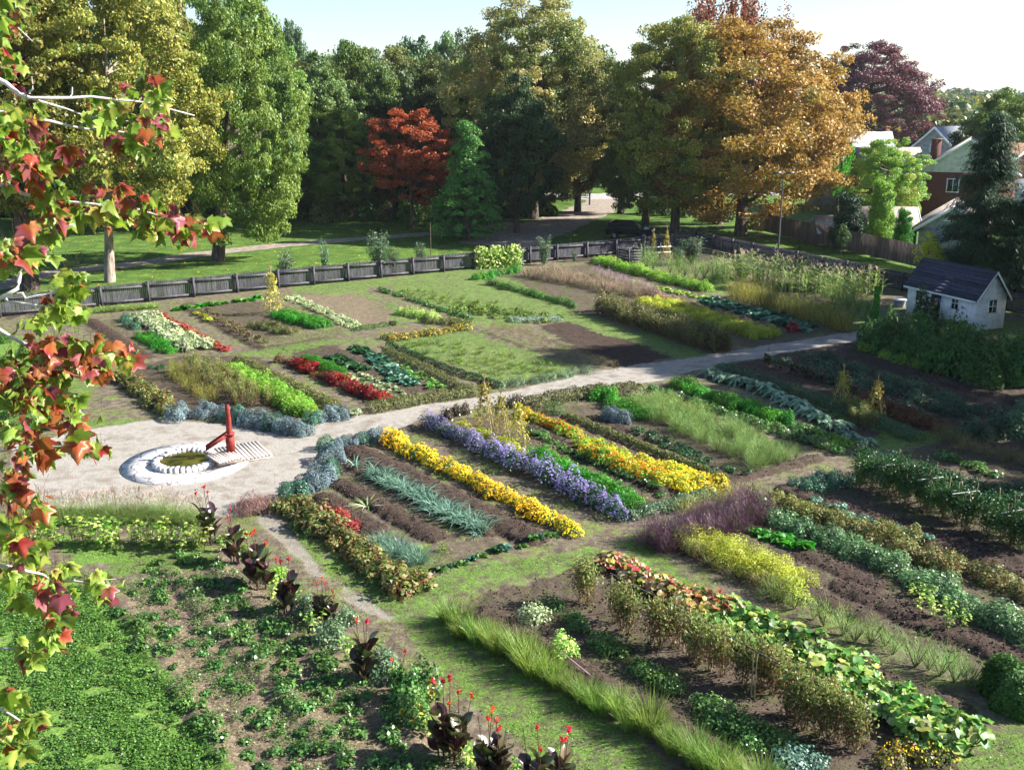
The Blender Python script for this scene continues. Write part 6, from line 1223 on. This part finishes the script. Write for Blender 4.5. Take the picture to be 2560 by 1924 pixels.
# low weeds strewn over paths and beds, and stones on the gravel
b = MB(); n = 330000; X = -24 + 50 * RNG.random(n); Y = 14 + 50 * RNG.random(n); k = inpoly(X, Y, GARDEN) & (RNG.random(n) < np.clip(26 / Y, 0, 1) ** 1.3) & (vn(X, Y, 1.3) * .5 + vn(X + 5, Y, .35) * .5 > .52); X, Y = X[k], Y[k]; f = ground_fields(X, Y)
k = (f['gravel'] < .5) & ((f['soil'] < .5) | (RNG.random(len(X)) < .12)); X, Y, Z = X[k], Y[k], f['h'][k]; n = len(X); leaves(b, 'lf_weed', np.stack([X, Y, Z + .015 + .03 * RNG.random(n)], 1), [0, 0, 1.], .02 * RNG.uniform(.5, 1.5, n), .6, .6, RNG, .2); obj('weeds', b, kind='stuff')
b = MB(); n = 60000; X = -20 + 40 * RNG.random(n); Y = 24 + 30 * RNG.random(n); f = ground_fields(X, Y); k = (f['gravel'] > .5) & (RNG.random(n) < .5); X, Y, Z = X[k], Y[k], f['h'][k]; leaves(b, 'gravel_chip', np.stack([X, Y, Z + .008], 1), [0, 0, 1.], .012 * RNG.uniform(.5, 1.8, len(X)), .8, .35, RNG); leaves(b, 'lf_fallen', np.stack([X, Y, Z + .012], 1)[::110], [0, 0, 1.], .035, .8, .35, RNG); obj('gravel_stones', b, kind='stuff')
b = MB(); p = MULCH[1]; n = 80000; x0, y0 = p.min(0); x1, y1 = p.max(0); X = x0 + (x1 - x0) * RNG.random(n); Y = y0 + (y1 - y0) * RNG.random(n); k = inpoly(X, Y, p) & (vn(X * 1.0, Y, .5) * .6 + vn(X, Y + 30, .2) * .4 > .5); X, Y = X[k], Y[k]; f = ground_fields(X, Y); leaves(b, 'lf_strawberry', np.stack([X, Y, f['h'] + .03 + .06 * RNG.random(len(X))], 1), [0, 0, 1.], .022 * RNG.uniform(.6, 1.3, len(X)), .75, .5, RNG, .2); obj('trailing_greenery', b, kind='stuff')
b = MB(); n = 420000; X = -32 + 66 * RNG.random(n); Y = 40 + 42 * RNG.random(n); k = inpoly(X, Y, GARDEN) & (vn(X, Y, 1.7) * .4 + vn(X + 5, Y, .5) * .6 > .42); X, Y = X[k], Y[k]; f = ground_fields(X, Y)
k = (f['gravel'] < .5) & (RNG.random(len(X)) < .1 + .8 * (f['grass'] > .5)); X, Y, Z = X[k], Y[k], f['h'][k]; n = len(X); blades(b, 'lf_weed', np.stack([X, Y, Z - .01], 1), RNG.normal(size=(n, 3)) * .5 + [0, 0, 1.], (.05 + .12 * vn(X, Y, .9) ** 2) * RNG.uniform(.6, 1.4, n), .03, .4, 1, RNG); obj('rough_grass', b, kind='stuff')
# clods on the dug soil
b = MB(); X = -14 + 36 * RNG.random(260000); Y = 15 + 38 * RNG.random(260000); k = RNG.random(260000) < np.clip(24 / Y, 0, 1) ** 1.5; X, Y = X[k], Y[k]; f = ground_fields(X, Y); k = RNG.random(len(X)) < np.clip(f['soil'] - .25, 0, 1) * .8; X, Y, Z = X[k], Y[k], f['h'][k]; n = len(X); s = .008 + .032 * RNG.random(n) ** 3
o = RNG.normal(size=(n, 6, 3)) * .25; base = np.array([[1, 0, 0], [0, 1, 0], [-1, 0, 0], [0, -1, 0], [0, 0, 1], [0, 0, -1]])[None] + o; V = np.stack([X, Y, Z + s * .3], 1)[:, None] + base * s[:, None, None]; F = np.array([[0, 1, 4], [1, 2, 4], [2, 3, 4], [3, 0, 4], [1, 0, 5], [2, 1, 5], [3, 2, 5], [0, 3, 5]]); b.add(V.reshape(-1, 3), (np.arange(n)[:, None, None] * 6 + F[None]).reshape(-1, 3), 'soil_clod'); obj('soil_clods', b, kind='stuff')
# fallen leaves on the lawn
b = MB(); n = 5200; X = -48 + 75 * RNG.random(n); Y = 66 + 45 * RNG.random(n); k = ~inpoly(X, Y, GARDEN); X, Y = X[k], Y[k]; leaves(b, 'lf_fallen', np.stack([X, Y, np.full(len(X), -.05)], 1), [0, 0, 1.], .075 * RNG.uniform(.6, 1.3, len(X)), .8, .25, RNG); obj('fallen_leaves', b, kind='stuff')

# ------------------------------------------------------------------ air
m, N, L, out = newmat('haze'); pv = N.new('ShaderNodeVolumePrincipled'); pv.inputs['Density'].default_value = .00009; pv.inputs['Color'].default_value = (.82, .9, 1, 1); pv.inputs['Anisotropy'].default_value = .2; L.new(pv.outputs[0], out.inputs['Volume'])
b = MB(); hexa(b, 'haze', [(-3600, -60, -2.5), (3600, -60, -2.5), (3600, 4300, -2.5), (-3600, 4300, -2.5), (-3600, -60, 34), (3600, -60, 34), (3600, 4300, 34), (-3600, 4300, 34)]); obj('haze', b, kind='stuff')
# ------------------------------------------------------------------ the maple whose branches hang in from the left
def maple_leaf(n, rng):
    ang = []; rad = []
    for a, r_ in ((-90, .1), (-60, .38), (-35, .45), (-12, .62), (4, .5), (22, .7), (35, .93), (46, .74), (57, .6), (69, .76), (79, .86), (90, 1.15)):
        ang.append(a); rad.append(r_)
    for a, r_ in list(zip(ang, rad))[-2:0:-1]: ang.append(180 - a); rad.append(r_)
    return np.radians(ang), np.array(rad)
def fore_maple():
    rng = np.random.default_rng(77); ang, rad = maple_leaf(0, rng); K_ = len(ang)
    lf = MB(); br = MB(); root = thing('maple_tree', 'close maple hanging red and lime leaves on pale twigs over the left edge', 'tree', (-9.0, 5.0, 0))
    O = np.array([-9., 5., 0])
    def leaf(p, s, down, mt):
        d = nrm(np.array([rng.normal() * .45 + .15, rng.normal() * .45, -1.15 * down + rng.normal() * .3])); nn = np.cross(d, nrm(rng.normal(size=3))); nn = nrm(nn); sd = np.cross(nn, d); curl = rng.uniform(0., .3); fold = rng.uniform(.05, .6)
        V = [p + d * s * .12]
        for a, r_ in zip(ang, rad):
            u, v = r_ * math.cos(a), r_ * math.sin(a) ; V.append(p + (sd * u + d * (v * .8 + .25) + nn * (fold * abs(u) * .7 + curl * u * u - .9 * curl * max(v, 0) ** 2)) * s)
        lf.add(V, [[0, k + 1, (k + 1) % K_ + 1] for k in range(K_)], mt)
        pv = rng.normal(size=3) * .02; tube(lf, 'stem_dark', [p + d * s * .15, p - d * s * .25 + pv, p - d * s * .6 + pv * 2 + [0, 0, .02]], .0007, 3, False)
    def W(x, y, dist): return np.array(AT(x, y, dist))
    # branches: list of (points on the view with distance, thickness)
    B = [([(-120, 120, 4.6), (-10, 165, 4.6), (40, 200, 4.6), (60, 207, 4.6), (155, 210, 4.7), (240, 213, 4.8), (330, 225, 4.9), (420, 250, 5.)], .009), ([(60, 207, 4.6), (110, 225, 4.7), (180, 250, 4.8), (300, 265, 4.9)], .005),
         ([(-100, 230, 4.5), (0, 243, 4.5), (70, 255, 4.5), (150, 275, 4.6), (230, 282, 4.7), (320, 290, 4.8)], .008), ([(-90, 370, 4.8), (0, 400, 4.8), (50, 415, 4.8), (110, 430, 4.9), (200, 440, 4.9), (300, 455, 5.), (400, 480, 5.), (445, 492, 5.)], .009),
         ([(-100, 650, 4.3), (0, 648, 4.3), (38, 622, 4.3), (42, 590, 4.3), (52, 570, 4.3), (70, 540, 4.3)], .009), ([(38, 632, 4.3), (60, 640, 4.3), (85, 642, 4.3), (105, 632, 4.3), (150, 610, 4.3)], .005), ([(10, 645, 4.3), (35, 655, 4.3), (100, 660, 4.3), (150, 690, 4.4)], .005),
         ([(-80, 670, 4.6), (0, 713, 4.6), (50, 740, 4.6), (115, 752, 4.6), (180, 765, 4.7), (270, 780, 4.7)], .008), ([(-60, 820, 4.4), (0, 820, 4.4), (70, 805, 4.4), (150, 800, 4.5)], .006), ([(-80, 1000, 4.), (0, 975, 4.), (60, 965, 4.), (130, 960, 4.), (175, 935, 4.)], .006),
         ([(-80, 1210, 4.2), (0, 1220, 4.2), (60, 1230, 4.2), (120, 1255, 4.3), (200, 1256, 4.3), (250, 1250, 4.3)], .007), ([(-60, 1398, 4.2), (0, 1400, 4.2), (60, 1398, 4.2), (110, 1390, 4.2)], .005), ([(-80, 60, 4.8), (0, 70, 4.8), (40, 60, 4.8), (70, 90, 4.8)], .006), ([(-80, 1540, 3.9), (0, 1530, 3.9), (50, 1560, 3.9)], .006),
         ([(62, 205, 4.6), (72, 190, 4.6), (68, 165, 4.6)], .004), ([(155, 210, 4.7), (156, 188, 4.7)], .004)]
    for pts, r_ in B:
        P_ = [W(*p) - O for p in pts]; Q = []
        for i in range(len(P_) - 1):
            for t in (0, .5): Q.append(P_[i] * (1 - t) + P_[i + 1] * t + rng.normal(size=3) * .004)
        Q.append(P_[-1]); tube(br, 'twig', Q, [r_ * 1.3 * (1 - .7 * k / len(Q)) for k in range(len(Q))], 6)
    # trunk and main limb, outside the frame
    tk = MB(); hub = [W(-200, y, 4.6) - O for y in (100, 400, 700, 1000, 1300)]
    tube(tk, 'bark_light', [(0, 0, -.1), (.1, 0, 5), (.2, -.1, 9), (.5, -.2, 13), (.8, -.2, 17)], [.3, .24, .19, .13, .06], 10)
    for hpt in hub: tube(tk, 'bark_light', [(.3, -.1, hpt[2] - 1.2), (hpt + np.array([.3, -.1, hpt[2] - 1.2])) / 2 + [0, 0, .1], hpt], [.06, .035, .015], 6)
    for pts, r_ in B:
        if pts[0][0] < -20: e = W(*pts[0]) - O; j = min(hub, key=lambda q: np.linalg.norm(q - e)); tube(tk, 'twig', [j, e], [.014, r_], 5)
    obj('trunk', tk, root); obj('branches', br, root)
    C_ = [(0, 45, 30, 70, 14, 4.8), (20, 135, 45, 40, 9, 4.8), (35, 20, 40, 30, 6, 4.8), (30, 235, 60, 25, 10, 4.5), (25, 290, 45, 40, 18, 4.5), (65, 350, 60, 38, 26, 4.6), (0, 370, 25, 50, 8, 4.5), (150, 330, 40, 40, 10, 4.7), (260, 215, 60, 30, 12, 4.9), (330, 190, 30, 25, 7, 4.9), (330, 265, 40, 45, 18, 4.9),
          (220, 260, 50, 20, 10, 4.8), (280, 310, 45, 30, 12, 4.9), (130, 420, 70, 28, 16, 4.9), (180, 445, 70, 40, 26, 4.9), (260, 450, 50, 30, 14, 5.), (120, 470, 50, 30, 10, 4.8), (330, 470, 45, 28, 14, 5.), (410, 485, 45, 22, 22, 5.), (75, 500, 30, 25, 5, 4.5), (15, 545, 30, 25, 8, 4.4), (60, 545, 35, 18, 12, 4.3),
          (150, 600, 28, 22, 10, 4.3), (130, 665, 40, 30, 12, 4.4), (95, 690, 40, 20, 8, 4.4), (140, 740, 90, 20, 22, 4.6), (200, 765, 60, 28, 26, 4.7), (110, 760, 50, 30, 16, 4.6), (260, 765, 30, 22, 8, 4.7), (20, 800, 50, 25, 16, 4.4), (100, 810, 70, 30, 30, 4.5), (40, 850, 60, 25, 24, 4.4), (110, 870, 50, 25, 14, 4.4), (150, 905, 50, 25, 10, 4.2),
          (20, 920, 40, 30, 14, 4.2), (60, 970, 55, 25, 14, 4.), (180, 960, 45, 25, 9, 4.), (30, 1010, 30, 25, 8, 4.), (15, 1060, 25, 30, 8, 4.), (60, 1100, 35, 30, 12, 4.1), (20, 1130, 40, 40, 16, 4.1), (70, 1180, 35, 25, 12, 4.2), (20, 1230, 35, 30, 14, 4.2), (110, 1240, 50, 20, 12, 4.3), (215, 1260, 40, 22, 12, 4.3), (90, 1290, 45, 25, 16, 4.2), (130, 1330, 30, 20, 8, 4.2),
          (110, 1370, 40, 25, 14, 4.2), (60, 1410, 30, 20, 8, 4.2), (20, 1500, 25, 20, 6, 3.9), (40, 1560, 45, 30, 13, 3.9), (30, 1610, 30, 20, 6, 3.9)]
    for x, y, sx_, sy_, n, dist in C_:
        red = {1: .6, 3: .3, 6: .45, 9: .15, 10: .35}.get(C_.index((x, y, sx_, sy_, n, dist)), .5 if 690 < y < 1120 else (.36 if 330 < y < 560 else .2))
        for k in range(int(n * 1.6)):
            px = x + rng.normal() * sx_ * .62; py = y + rng.normal() * sy_ * .58; leaf(W(px, py, dist + rng.normal() * .15) - O, (.04 + .048 * rng.random() ** 1.6), rng.uniform(.5, 1.1), 'lf_maple_red' if rng.random() < red else 'lf_maple_fore')
    obj('leaves', lf, root)
fore_maple()
